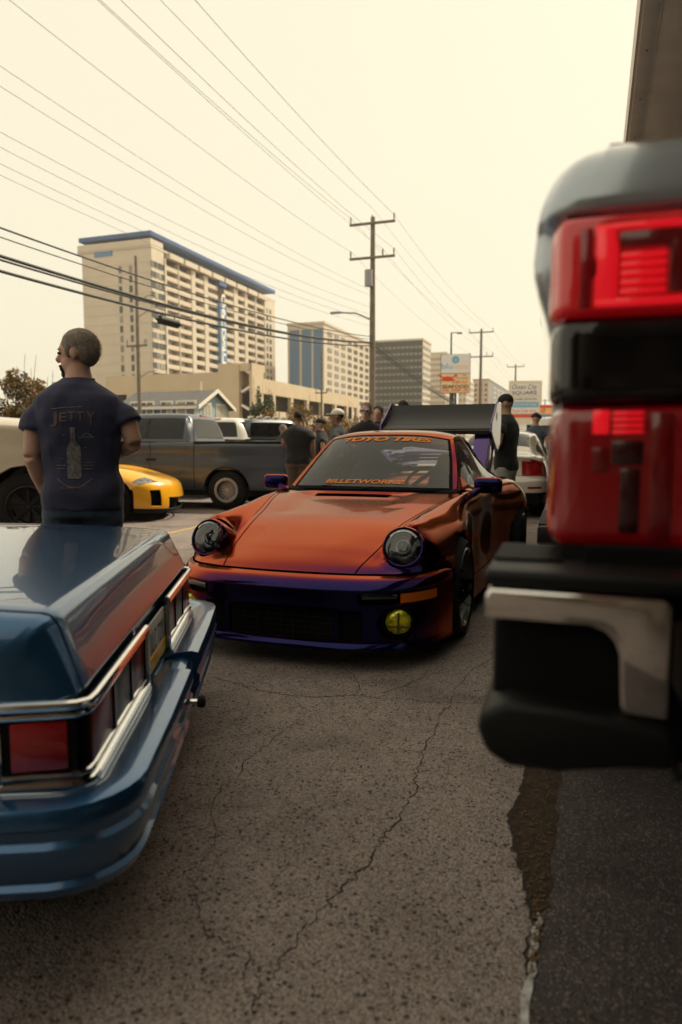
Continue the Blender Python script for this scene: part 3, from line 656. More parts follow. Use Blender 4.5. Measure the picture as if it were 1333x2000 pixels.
for x in(-1.5,1.5): MB().box((x,.2,1.7),(.3,.3,3.4)).build('post',GREY,sq)
YO=80; Po=at(1067,868,YO); Po[2]=0; so_=empty('shop_sign',Po,0,'red and orange shop sign beside the large red tail lamp','sign')
for a,b,m in((792,798,RED_S),(798,810,OR_S),(810,815,BLUE2)):
    MB().box((.2,0,zat((a+b)/2,YO)),(1.9,.3,(b-a)/F_PX*YO)).build('panel',m,so_)
sign_text('17',-.45,zat(804,YO),.4,.5,BLK,so_,-.17,off=.02)
for x in(-.5,.9): MB().box((x,.1,zat(815,YO)/2),(.15,.15,zat(815,YO))).build('post',GREY,so_)
# street lamp beside the sign
Pl=at(879,868,76); Pl[2]=0; sl_=empty('street_lamp',Pl,-R(5),'dark lamp post with a straight arm rising behind the pole sign','street lamp')
MB().tube([(0,0,0),(0,0,zat(655,76))],[.12,.08],10).build('post',BLK,sl_,True); MB().box((.55,0,zat(655,76)),(1.1,.1,.07)).build('arm',BLK,sl_); MB().box((.85,0,zat(655,76)-.08),(.5,.2,.1)).build('lamp_head',BLK,sl_,bevel=.03)
Pk=at(629,868,70); Pk[2]=0; pole(Pk,zat(690,70),'short thin pole in front of the parking garage',[(zat(769,70),1.2)],r=.12)
# ================================================================ vegetation
def leaves(name,blobs,n,size,m,parent,droop=.2):
    V=[];Fc=[]; tot=sum(b[1][0]*b[1][1]*b[1][2] for b in blobs)
    for c,r_ in blobs:
        k=int(n*r_[0]*r_[1]*r_[2]/tot)
        for _ in range(k):
            d=np.random.normal(size=3); d/=np.linalg.norm(d)+1e-9; rr=random.random()**.45
            p=np.array(c)+d*np.array(r_)*rr; a=np.random.normal(size=3); a/=np.linalg.norm(a); b=np.cross(a,np.random.normal(size=3)); b/=np.linalg.norm(b)+1e-9
            s_=size*random.uniform(.6,1.4); i=len(V); V+=[p-a*s_,p+b*s_*.5,p+a*s_,p-b*s_*.5]; Fc.append((i,i+1,i+2,i+3))
    return mk(name,V,Fc,m,parent,False)
def leafmat(name,c1,c2):
    if name in MATS: return MATS[name]
    m=bpy.data.materials.new(name); m.use_nodes=True; n=m.node_tree; b=n.nodes['Principled BSDF']; b.inputs['Roughness'].default_value=.7
    g_=n.nodes.new('ShaderNodeTexNoise'); g_.inputs['Scale'].default_value=1.4; tc=n.nodes.new('ShaderNodeTexCoord'); n.links.new(tc.outputs['Object'],g_.inputs['Vector'])
    r=n.nodes.new('ShaderNodeValToRGB'); r.color_ramp.elements[0].position=.38; r.color_ramp.elements[1].position=.62; r.color_ramp.elements[0].color=(*c1,1); r.color_ramp.elements[1].color=(*c2,1)
    n.links.new(g_.outputs[0],r.inputs[0]); n.links.new(r.outputs[0],b.inputs['Base Color']); MATS[name]=m; return m
BARK=mat('bark',(.09,.065,.045),.95)
def shrub(P,w_,d_,hgt,m,label,n=2500,size=.07,name='shrub',cat='shrub',group=None,clumps=14,trunk=.25):
    o=empty(name,P,0,label,cat,group); bl_=[]
    for k in range(clumps):
        bl_.append(((random.uniform(-1,1)*w_*.4,random.uniform(-1,1)*d_*.4,hgt*random.uniform(.3,.85)),(w_*random.uniform(.12,.24),d_*random.uniform(.15,.3),hgt*random.uniform(.12,.24))))
    leaves('crown',bl_,n,size,m,o)
    s_=MB()
    for b in bl_:
        s_.tube([(b[0][0]*.2,b[0][1]*.2,0),(b[0][0]*.7,b[0][1]*.7,b[0][2]*.55),b[0]],[.05*trunk/.25,.035,.012],5)
    for k in range(10):
        x=random.uniform(-1,1)*w_*.45; s_.tube([(x*.7,0,hgt*.4),(x,random.uniform(-.2,.2),hgt*random.uniform(.9,1.15))],[.02,.006],4)
    s_.build('trunk',BARK,o); return o
AUT=leafmat('autumn_leaf',(.13,.085,.02),(.30,.16,.03)); OLV=leafmat('olive_leaf',(.05,.045,.014),(.20,.12,.03)); GRN=leafmat('green_leaf',(.015,.03,.008),(.05,.075,.02))
P=at(8,868,26); P[2]=0; shrub(P,3.2,2.5,zat(720,26),OLV,'brown and olive bush at the left edge above the cream vehicle',9000,.085)
P=at(62,868,27); P[2]=0; shrub(P,2.2,2.0,zat(742,27),AUT,'rust coloured bush just left of the man in navy',4000,.07)
P=at(512,868,70); P[2]=0; shrub(P,2.6,2.6,zat(762,70),GRN,'dark green tree beside the garage stair tower',4000,.13,'tree','tree')
for k,(px,hh,w_) in enumerate(((545,800,3.2),(585,785,4.2),(625,800,3.4),(662,790,4.0),(690,806,3))):
    P=at(px,868,46+k*1.5); P[2]=0; shrub(P,w_*.62,2.2,zat(hh,46),AUT,'yellow-brown shrub in front of the parking garage, %s from the left'%ORD[k],2600,.07,group='shrubs in front of the parking garage')
P=at(436,868,40); P[2]=0; shrub(P,2.2,1.5,zat(826,40),GRN,'low green bush at the right end of the blue house',2500,.06)
# ================================================================ orange sports car
def shift_paint():
    m=bpy.data.materials.new('colour_shift_paint'); m.use_nodes=True; n=m.node_tree; b=n.nodes['Principled BSDF']
    lw=n.nodes.new('ShaderNodeLayerWeight'); lw.inputs[0].default_value=.5
    r=n.nodes.new('ShaderNodeValToRGB'); e=r.color_ramp.elements
    e[0].position=.06; e[0].color=(.004,.006,.055,1); e[1].position=1; e[1].color=(.03,.01,.006,1)  # dark grazing end: dark reflections on the sides put into the paint colour
    for p,c in ((.20,(.009,.006,.065)),(.32,(.028,.004,.060)),(.41,(.10,.005,.040)),(.48,(.24,.022,.010)),(.57,(.42,.085,.004)),(.68,(.47,.130,.010)),(.79,(.30,.090,.018)),(.88,(.06,.018,.006))):
        k=e.new(p); k.color=(*c,1)
    tc=n.nodes.new('ShaderNodeTexCoord'); no=n.nodes.new('ShaderNodeTexNoise'); no.inputs['Scale'].default_value=900; no.inputs['Detail'].default_value=1
    n.links.new(tc.outputs['Object'],no.inputs['Vector'])
    bp=n.nodes.new('ShaderNodeBump'); bp.inputs['Strength'].default_value=.06; bp.inputs['Distance'].default_value=.002; n.links.new(no.outputs[0],bp.inputs['Height'])
    n.links.new(bp.outputs[0],b.inputs['Normal'])
    n.links.new(lw.outputs['Facing'],r.inputs[0]); n.links.new(r.outputs[0],b.inputs['Base Color'])
    b.inputs['Metallic'].default_value=.95; b.inputs['Roughness'].default_value=.14; b.inputs['Coat Weight'].default_value=.6; b.inputs['Coat IOR'].default_value=1.27; b.inputs['Specular Tint'].default_value=(.62,.34,.14,1); b.inputs['Coat Roughness'].default_value=.015
    return m
PAINT=shift_paint()
PSI=R(20.1)
car=empty('sports_car',(-.017,4.668,0),-PSI,'orange to purple colour-shift wide-bodied sports car with round headlights and big rear wing','car')
def half(rows): return np.array(rows,float)
N=None
body=Surf([
 [(0,-.86,.505),(.22,-.85,.505),(.395,-.82,.503),(.50,-.785,.502),(.61,-.735,.50),(.70,-.64,.50),(.765,-.53,.505),(.805,-.42,.505),(.82,-.36,.49)],
 [(0,-.78,.545),(.22,-.772,.543),(.408,-.75,.537),(.495,-.735,.53),(.607,-.695,.528),(.70,-.61,.535),(.772,-.51,.54),(.815,-.40,.53),(.832,-.345,.47)],
 [(0,-.68,.585),(.22,-.673,.583),(.428,-.65,.572),(.495,-.645,.568),(.607,-.615,.61),(.70,-.575,.60),(.78,-.48,.575),(.82,-.375,.51),(.834,-.335,.41)],
 [(0,-.55,.632),(.22,-.545,.630),(.452,-.53,.615),(.515,-.53,.63),(.607,-.575,.738),(.70,-.53,.695),(.785,-.44,.60),(.825,-.35,.47),(.83,-.32,.33)],
 [(0,-.28,.712),(.22,-.28,.710),(.482,-.28,.698),(.530,-.28,.706),(.612,-.30,.772),(.70,-.30,.735),(.795,-.28,.63),(.838,-.28,.45),(.83,-.28,.2)],
 [(0,0,.768),(.22,0,.766),(.535,0,.752),(.575,0,.758),(.635,0,.798),(.73,0,.757),(.825,0,.66),(.848,0,.45),(.835,0,.18)],
 [(0,.28,.820),(.25,.28,.818),(.605,.29,.806),(.635,.29,.810),(.678,.29,.824),(.742,.29,.780),(.805,.29,.665),(.808,.29,.45),(.80,.29,.14)],
 [(0,.50,.856),(.28,.515,.854),(.655,.60,.846),(.685,.58,.845),(.714,.58,.838),(.752,.57,.785),(.775,.57,.66),(.772,.57,.42),(.80,.57,.12)],
 [(0,.9,.80),(.28,.9,.80),(.66,.9,.852),(.69,.9,.856),(.722,.9,.852),(.765,.9,.795),(.785,.9,.66),(.775,.9,.42),(.81,.9,.12)],
 [(0,1.45,.80),(.28,1.45,.80),(.66,1.45,.862),(.69,1.45,.866),(.727,1.45,.860),(.775,1.45,.795),(.795,1.45,.66),(.785,1.45,.42),(.83,1.45,.12)],
 [(0,1.83,.82),(.28,1.83,.82),(.64,1.83,.865),(.68,1.83,.870),(.738,1.83,.867),(.82,1.83,.81),(.868,1.83,.68),(.86,1.83,.42),(.87,1.83,.12)],
 [(0,2.27,.93),(.28,2.27,.92),(.60,2.27,.885),(.68,2.27,.888),(.765,2.27,.884),(.875,2.27,.835),(.948,2.27,.715),(.962,2.27,.45),(.94,2.27,.2)],
 [(0,2.68,.93),(.28,2.68,.92),(.58,2.68,.885),(.66,2.68,.878),(.745,2.68,.868),(.855,2.68,.80),(.93,2.68,.67),(.938,2.68,.42),(.91,2.68,.18)],
 [(0,3.08,.86),(.28,3.08,.85),(.54,3.07,.83),(.62,3.06,.82),(.69,3.05,.80),(.78,3.02,.72),(.85,3.0,.60),(.86,3.0,.42),(.84,3.0,.2)],
 [(0,3.34,.68),(.28,3.33,.68),(.50,3.31,.67),(.58,3.29,.66),(.64,3.27,.65),(.71,3.22,.61),(.77,3.17,.54),(.78,3.16,.42),(.76,3.16,.22)]],
 nu=8,nv=6)
def plab(u,v,c):
    a=abs(v); s='r' if v>0 else 'l'
    u-=1
    if a<2 and u<6: return 'hood'
    if u<6.0: return 'fender_'+s
    if 6.0<u<8.9 and a>4 : return 'skirt_'+s if c[2]<.25 else ('door_'+s)
    if u>=8.9 and a>3: return 'quarter_'+s
    if u<9.3 : return 'cowl'
    return 'engine_lid'
body.label(plab)
# recessed vent in the hood ahead of the windscreen
body.label(lambda u,v,c: 'hole' if (6.55<u<6.93 and abs(c[0]+.06)<.29) else None)
for yw,zw,rw in ((0,.318,.348),(2.272,.325,.356)):
    body.circ.append((yw,zw,rw)); body.circle(yw,zw,rw,.5)
for s in(-1,1): body.circle(.607*s,.632,.104,.4,axes=(0,2),side=s,c0=lambda P:P[:,:,1]<-.5)
pn={'hood':'hood','fender_r':'front_fender','fender_l':'front_fender','skirt_r':'side_skirt','skirt_l':'side_skirt','door_r':'door','door_l':'door','quarter_r':'rear_fender','quarter_l':'rear_fender','cowl':'cowl','engine_lid':'engine_lid'}
# creased ridges: the vent panel in the middle of the hood stands a little proud
for i,u in enumerate(body.u):
    for j,v in enumerate(body.v):
        x=body.G[i,j,0]
        if 4.5<u<7 and abs(v)<1.6:
            f=min(1,(u-4.5)/1.8); hw=.36+.02*f
            body.G[i,j,2]+=-.020*f*(1 if abs(x+.02)<hw else 0)
pm={k:PAINT for k in pn}; pm['cowl']=PAINT
parts=body.panels(pm,car,gap=.0045,depth=.012,names=pn,lip=.05,center=(0,1.2,.3))
MB().box((-.06,.455,.79),(.66,.20,.02)).build('hood_vent',INTER,car)
# ---- front bumper
bp_top=[(0,-.862,.498),(.22,-.852,.498),(.395,-.822,.497),(.50,-.787,.496),(.61,-.737,.494),(.70,-.642,.494),(.765,-.532,.499),(.805,-.43,.499),(.822,-.375,.484)]
plan=[(0,-.955),(.24,-.947),(.43,-.918),(.56,-.872),(.66,-.80),(.735,-.70),(.79,-.58),(.822,-.47),(.838,-.385)]
def prow(z,dy=0,sc=1.0): return [(x*sc,y+dy*(1-i/9)+ (0 if i<8 else 0),z) for i,(x,y) in enumerate(plan)]
rows=[bp_top,[((a[0]*.45+b[0]*.55),(a[1]*.45+b[1]*.55),.478+.004*(i/8)) for i,(a,b) in enumerate(zip(bp_top,plan))],
  prow(.440),prow(.425,.004),prow(.375,.010),prow(.345,.016),prow(.320,.018),prow(.165,.020),prow(.148,.012),prow(.128,-.004),prow(.112,.0),prow(.105,.06,.95)]
bump=Surf(rows,nu=4,nv=10)
def blab(u,v,c):
    x,z=abs(c[0]),c[2]
    if 3.25<u<4.5:
        if .655<x<.79 and c[1]>-.81: return 'turn_signal_r' if v>0 else 'turn_signal_l'
        if .44<x<=.648: return 'hole'
    if .175<z<.313:
        if x<.31: return 'hole'
        if .345<x<.46: return 'hole'
bump.label(blab)
for s in(-1,1): bump.circle(.628*s,.252,.088,.5,axes=(0,2),side=s)
bump.circ=[]
bo=bump.panels({'body':PAINT,'turn_signal_r':AMBER,'turn_signal_l':AMBER},car,gap=.004,depth=.02,names={'body':'front_bumper','turn_signal_r':'turn_signal','turn_signal_l':'turn_signal'},lip=0,center=(0,0,.3))
bk=MB()
for i in range(len(plan)-1):
    pass
V=[];Fc=[]
for z in(.10,.45):
    for (x,y) in [(-a,b) for a,b in plan[:0:-1]]+plan: V.append((x*.95,y+.07,z))
k=len(V)//2; Fc=[(i,i+1,k+i+1,k+i) for i in range(k-1)]
mk('bumper_backing',V,Fc,INTER,car)
for sx in(-1,1):                                            # bars beside the grille
    pass
gm=MB()
for i in range(9): gm.box((-.29+i*.0725,-.905,.245),(.004,.006,.15))
for i in range(5): gm.box((0,-.905,.185+i*.03),(.62,.005,.004))
gm.build('grille_mesh',BLACK,car)
for s in(-1,1):
    f=empty('fog_lamp',(.632*s,-.80,.258)); f.parent=car; f.rotation_euler=(0,0,R(16)*s)
    MB().lathe([(.0,.083),(-.005,.080),(.04,.07),(.05,.0)],axis='y',n=28).build('fog_bezel',BLACK,f,True,50)
    fl=MB().lathe([(-.022,.001),(-.020,.03),(-.012,.055),(.0,.068),(.01,.070)],axis='y',n=28).build('fog_lens',mat('yellow_lens',(.90,.66,.01),.10,.55,coat=1,bump=1.0,bscale=38,var=.75,vscale=34),f,True,60)
    x=MB(); x.box((0,-.023,0),(.012,.006,.11)); x.box((0,-.021,-.02),(.115,.006,.008)); x.build('fog_guard',mat('dull_gold',(.10,.075,.012),.3,.6),f)
    MB().box((.545*s,-.855,.40),(.19,.012,.03),Matrix.Rotation(R(28)*s,3,'Z')).build('side_lamp',mat('smoke_lens',(.01,.01,.013),.1,coat=1),car,bevel=.004)
# ---- headlights
HL=mat('headlight_reflector',(.30,.31,.33),.12,.9,var=.5,vscale=25)
for s in(-1,1):
    h=empty('headlight',(.607*s,-.628,.634)); h.parent=car; h.rotation_euler=(R(-22),0,R(4)*s)
    MB().lathe([(.20,.118),(.06,.121),(.02,.120),(.002,.117),(-.006,.110),(-.003,.103),(.012,.100)],axis='y',n=48).build('headlight_ring',PAINT,h,True,50)
    MB().lathe([(.035,.001),(.040,.03),(.045,.06),(.03,.085),(.006,.101)],axis='y',n=36).build('reflector',mat('headlight_inside',(.16,.16,.17),.25,.8),h,True,60)
    lb=MB(); lb.lathe([(-.012,.001),(-.008,.016),(.004,.026),(.02,.030),(.03,.032)],c=(-.008*s,.005,.012),axis='y',n=24); lb.build('projector',mat('projector',(.42,.43,.46),.08,.8),h,True,60)
    MB().lathe([(.02,.044),(.012,.047),(.012,.052),(.02,.055)],c=(-.008*s,.005,.012),axis='y',n=28).build('projector_ring',DARKMET,h,True)
    MB().lathe([(-.030,.001),(-.028,.03),(-.021,.06),(-.010,.085),(.004,.102)],axis='y',n=36).build('headlight_lens',glass('lens_glass',(.85,.86,.88),.97,ior=1.9),h,True,60)
    q=MB()
    for k in range(13):
        a=R(40+100*k/12); q.box((.088*math.cos(a),-.004,.088*math.sin(a)),(.012,.02,.010),Matrix.Rotation(-a,3,'Y'))
    q.build('lamp_prisms',HL,h)
    for k in range(3):
        a=R(90+120*k); MB().lathe([(-.012,.0005),(-.011,.004),(-.004,.004)],c=(.112*math.cos(a),0,.112*math.sin(a)),axis='y',n=10).build('screw',DARKMET,h)
# ---- cabin
cab=Surf([
 [(0,.55,.868),(.34,.58,.866),(.615,.675,.862),(.665,.725,.862),(.69,.77,.862),(.72,.80,.857)],
 [(0,.70,.976),(.335,.725,.972),(.585,.81,.958),(.63,.85,.955),(.675,.90,.90),(.72,.93,.858)],
 [(0,.85,1.085),(.325,.87,1.08),(.555,.95,1.055),(.597,.985,1.048),(.665,1.03,.95),(.72,1.06,.860)],
 [(0,1.00,1.187),(.305,1.015,1.18),(.52,1.075,1.148),(.56,1.105,1.135),(.65,1.16,.99),(.722,1.19,.862)],
 [(0,1.14,1.268),(.28,1.15,1.260),(.485,1.20,1.228),(.525,1.23,1.208),(.64,1.27,1.02),(.722,1.29,.863)],
 [(0,1.27,1.297),(.28,1.275,1.29),(.47,1.31,1.262),(.52,1.34,1.225),(.638,1.37,1.025),(.722,1.39,.864)],
 [(0,1.55,1.312),(.28,1.55,1.303),(.47,1.56,1.268),(.525,1.57,1.222),(.64,1.58,1.02),(.724,1.58,.866)],
 [(0,1.95,1.278),(.27,1.95,1.268),(.45,1.95,1.232),(.51,1.95,1.188),(.63,1.95,1.0),(.722,1.95,.870)],
 [(0,2.30,1.185),(.26,2.30,1.175),(.43,2.29,1.14),(.49,2.27,1.10),(.615,2.25,.97),(.72,2.23,.876)],
 [(0,2.62,1.065),(.25,2.62,1.055),(.41,2.60,1.025),(.47,2.58,.99),(.60,2.55,.93),(.70,2.53,.872)],
 [(0,2.92,.93),(.24,2.92,.925),(.40,2.90,.90),(.46,2.88,.89),(.57,2.85,.87),(.66,2.82,.85)]],nu=6,nv=8)
def clab(u,v,c):
    a=abs(v); s='r' if v>0 else 'l'
    if u<4.0 and a<2.0: return 'band' if (u<.17 or u>3.83 or a>1.87) else 'windshield'
    if u<4.0 and a<3.0: return 'pillar_'+s
    if a>=3.0:
        if 1.1<u<6.95 and a<4.9: return 'sidewindow_'+s
        if 7.1<u<8.5 and a<4.7: return 'quarterglass_'+s
        return 'frame_'+s
    if 8<u<9.7 and a<2.0: return 'rear_window'
    return 'roof'
cab.label(clab)
cn={'band':'windshield_band','windshield':'windshield','roof':'roof','rear_window':'rear_window'}
for s in'rl': cn.update({'pillar_'+s:'a_pillar','sidewindow_'+s:'side_window','quarterglass_'+s:'quarter_window','frame_'+s:'window_frame'})
cm={k:(GLASS if ('wind' in k and 'frame' not in k) or 'glass' in k else PAINT) for k in cn}
WSG=glass('windscreen_glass',(.68,.72,.70),.93,ior=1.62); cm['windshield']=WSG; cm['band']=SEAL
cm['sidewindow_r']=cm['sidewindow_l']=glass('side_glass',(.45,.48,.48),.8)
del cm['rear_window']
cab.panels(cm,car,gap=.003,depth=.006,names=cn,lip=0,center=(0,1.4,.7),frames={'sidewindow_r':(.008,SEAL),'sidewindow_l':(.008,SEAL),'quarterglass_r':(.006,SEAL),'quarterglass_l':(.006,SEAL)},nogap=('band','windshield'))
gk=MB()
for line in ([(u,-2.0) for u in np.linspace(0.02,3.98,22)],[(u,2.0) for u in np.linspace(0.02,3.98,22)],[(3.99,v) for v in np.linspace(-2,2,24)],[(.03,v) for v in np.linspace(-2,2,24)]):
    gk.tube([cab.ev(u,v)[0]-cab.ev(u,v)[1]*.012 for u,v in line],.0125,8)
gk.build('windshield_gasket',SEAL,car,True)
for s in(-1,1):
    gk=MB()
    for line in ([(u,3.0*s) for u in np.linspace(.2,8.5,40)],[(7.02,v*s) for v in np.linspace(3,4.9,8)]): gk.tube([cab.ev(u,v)[0]-cab.ev(u,v)[1]*.012 for u,v in line],.012,8)
    gk.build('window_gasket',SEAL,car,True)
lv=MB()
for k in range(7):                                           # louvres over the rear window
    u=8.1+1.5*k/6
    for i in range(12):
        p,nn=cab.ev(u,-1.9+3.8*i/12); q,n2=cab.ev(u,-1.9+3.8*(i+1)/12)
        lv.add([p+nn*.01,q+n2*.01,q+n2*.04+np.array([0,.05,0]),p+nn*.04+np.array([0,.05,0])],[(0,1,2,3)])
lv.build('rear_louvres',mat('purple_paint',(.06,.012,.16),.2,.6,coat=1),car)
def ws_text(name,txt,uc,vc,wv,hu,m,**k):
    V,Fc=text_fit(txt,wv,hu,**k); out_=[]
    for x,y,z in V:
        p,nn=cab.ev(uc+y,vc+x); out_.append(p+nn*.004)
    return mk(name,out_,Fc,m,car,False)
DEC=mat('orange_vinyl',(.72,.20,.02),.5,spec=.3)
ws_text('windshield_lettering','TOYO TIRES',3.50,.05,2.55,.40,DEC,shear=.25,off=.045,spacing=.92)
ws_text('windshield_lettering','BILLETWORKZ',.46,-.08,1.80,.25,DEC,shear=.12,off=.022)
# ---- cabin interior
for s,nm in((-1,'seat'),(1,'seat')):
    b=MB(); 
    b.tube([(.36*s,1.22,.38),(.36*s,1.60,.36)],[.24,.22],12); b.tube([(.36*s,1.62,.42),(.36*s,1.72,.70),(.36*s,1.78,.98)],[.22,.21,.15],12); b.tube([(.36*s,1.78,.98),(.36*s,1.80,1.10)],[.12,.09],10)
    remesh('seat',b,mat('seat_cloth',(.018,.018,.02),.85),car,.03,2)
MB().prism([(.62,.60),(.62,.855),(.75,.885),(.95,.86),(1.0,.72),(.9,.6)],-.66,.66).build('dashboard',INTER,car,bevel=.02)
sw=MB(); P=[(.34+.18*math.cos(a),1.06+.06*math.sin(a),.84+.17*math.sin(a)) for a in np.linspace(0,2*math.pi,28)]; sw.tube(P,.013,8,False); sw.tube([(.34,1.06,.84),(.34,.9,.78)],.03,8); sw.tube([(.17,1.06,.84),(.51,1.06,.84)],.012,6); sw.build('steering_wheel',INTER,car,True)
rc=MB(); 
for s in(-1,1): rc.tube([(.55*s,1.9,.4),(.54*s,1.9,.95),(.44*s,1.88,1.14),(0,1.87,1.19)],.02,8); rc.tube([(.44*s,1.88,1.14),(.5*s,2.6,.8)],.02,8)
rc.tube([(-.54,1.9,.45),(.44,1.88,1.12)],.02,8); rc.build('roll_cage',mat('purple_paint',(.06,.012,.16)),car,True)
MB().box((0,1.22,1.175),(.2,.02,.055)).build('rear_view_mirror',INTER,car,bevel=.01)
MB().box((0,1.3,.16),(1.5,3.6,.06)).build('floor_pan',INTER,car)
MB().box((0,2.05,.6),(1.3,.05,.5)).build('rear_bulkhead',INTER,car)
wp=MB(); wp.tube([(-.35,.60,.885),(.25,.62,.890)],.006,6); wp.tube([(-.02,.55,.875),(.1,.61,.892)],.006,6); wp.build('wiper',BLACK,car)
# ---- mirrors
for s in(-1,1):
    b=MB(); b.tube([(.735*s,.80,.83),(.78*s,.81,.862),(.80*s,.83,.875)],[.028,.024,.03],10)
    b.build('mirror_stalk',PAINT,car,True)
    m_=empty('door_mirror',(.842*s,.84,.895)); m_.parent=car
    MB().box((0,0,0),(.20,.085,.115)).build('mirror_shell',PAINT,m_,bevel=.032,seg=4)
    MB().box((0,.040,0),(.17,.012,.088)).build('mirror_glass',mat('mirror_glass',(.6,.6,.6),.02,1),m_,bevel=.004)
# ---- wheels
RIMB=mat('black_lip',(.025,.022,.02),.12,.9,coat=.5); GOLD=mat('bronze_spoke',(.022,.016,.010),.35,.5)
for s in(-1,1):
    wl=tyre_wheel(car,(.848*s,0,.312),s,.312,.242,.25,.075,RIMB,12,GOLD)
    for k in range(20):
        bo_=MB()
        a=2*math.pi*k/20; bo_.lathe([(-.052*s,.0005),(-.052*s,.005),(-.06*s,.005)],c=(0,(.205)*math.cos(a),.205*math.sin(a)),n=6)
        bo_.build('rim_bolt',CHROME,wl)
    wl=tyre_wheel(car,(.955*s,2.272,.325),s,.325,.245,.32,.11,RIMB,12,GOLD)
    for yw,rw,zz in((0,.345,.318),(2.272,.36,.325)):
        V=[];Fc=[]
        for k in range(17):
            a=math.pi*k/16
            for x in(.35,.80 if yw==0 else .9): V.append((x*s,yw+rw*math.cos(a),zz+rw*math.sin(a)))
        Fc=[(2*k,2*k+1,2*k+3,2*k+2) for k in range(16)]
        mk('wheel_well',V,Fc,INTER,car)
    MB().tube([(.776*s,1.70,.75),(.786*s,1.70,.735),(.79*s,1.57,.735)],.012,6).build('door_handle',PAINT,car,True)
# ---- rear wing
WING=mat('wing_skin',(.012,.012,.014),.45,.0,spec=.35,coat=.1); PURP=MATS['purple_paint']; CREAM=mat('cream_vinyl',(.80,.72,.60),.25,coat=.6)
wg=empty('rear_wing',(0,0,0)); wg.parent=car
prof=[(2.80,1.345),(2.86,1.335),(2.98,1.36),(3.10,1.43),(3.18,1.53),(3.215,1.605),(3.195,1.61),(3.14,1.53),(3.06,1.455),(2.95,1.395),(2.84,1.37)]
MB().prism(prof,-.555,.555).build('wing_blade',WING,wg,True,35)
MB().prism([(2.80,1.325),(3.06,1.345),(3.06,1.30),(2.80,1.29)],-.55,.55).build('wing_lower_blade',BLACK,wg)
for s in(-1,1):
    pe=[(2.77,1.31),(2.80,1.40),(2.98,1.50),(3.18,1.635),(3.44,1.635),(3.47,1.42),(3.40,1.18),(3.30,1.12),(3.16,1.13),(2.95,1.22)]
    MB().prism(pe,.558*s,.574*s).build('wing_endplate',PURP,wg,bevel=.003)
    pi_=[(a*.93+3.12*.07,b*.93+1.40*.07) for a,b in pe]
    MB().prism(pi_,.574*s,.577*s).build('endplate_decal',CREAM,wg)
    V,Fc=text_fit('W',.10,.10,off=.02); f=frame3((.579*s,3.10,1.47),(0,s,0),(0,.2,1)); mk('endplate_emblem',f(V),Fc,BLACK,wg,False)
    MB().prism([(2.62,.90),(2.95,.88),(3.20,1.20),(3.05,1.32),(2.85,1.30)],.40*s,.548*s).build('wing_upright',PURP,wg,bevel=.004)
MB().prism([(2.55,.98),(3.0,.90),(3.3,.72),(3.25,.66),(2.6,.85)],-.5,.5).build('wing_base',PURP,wg,bevel=.01)
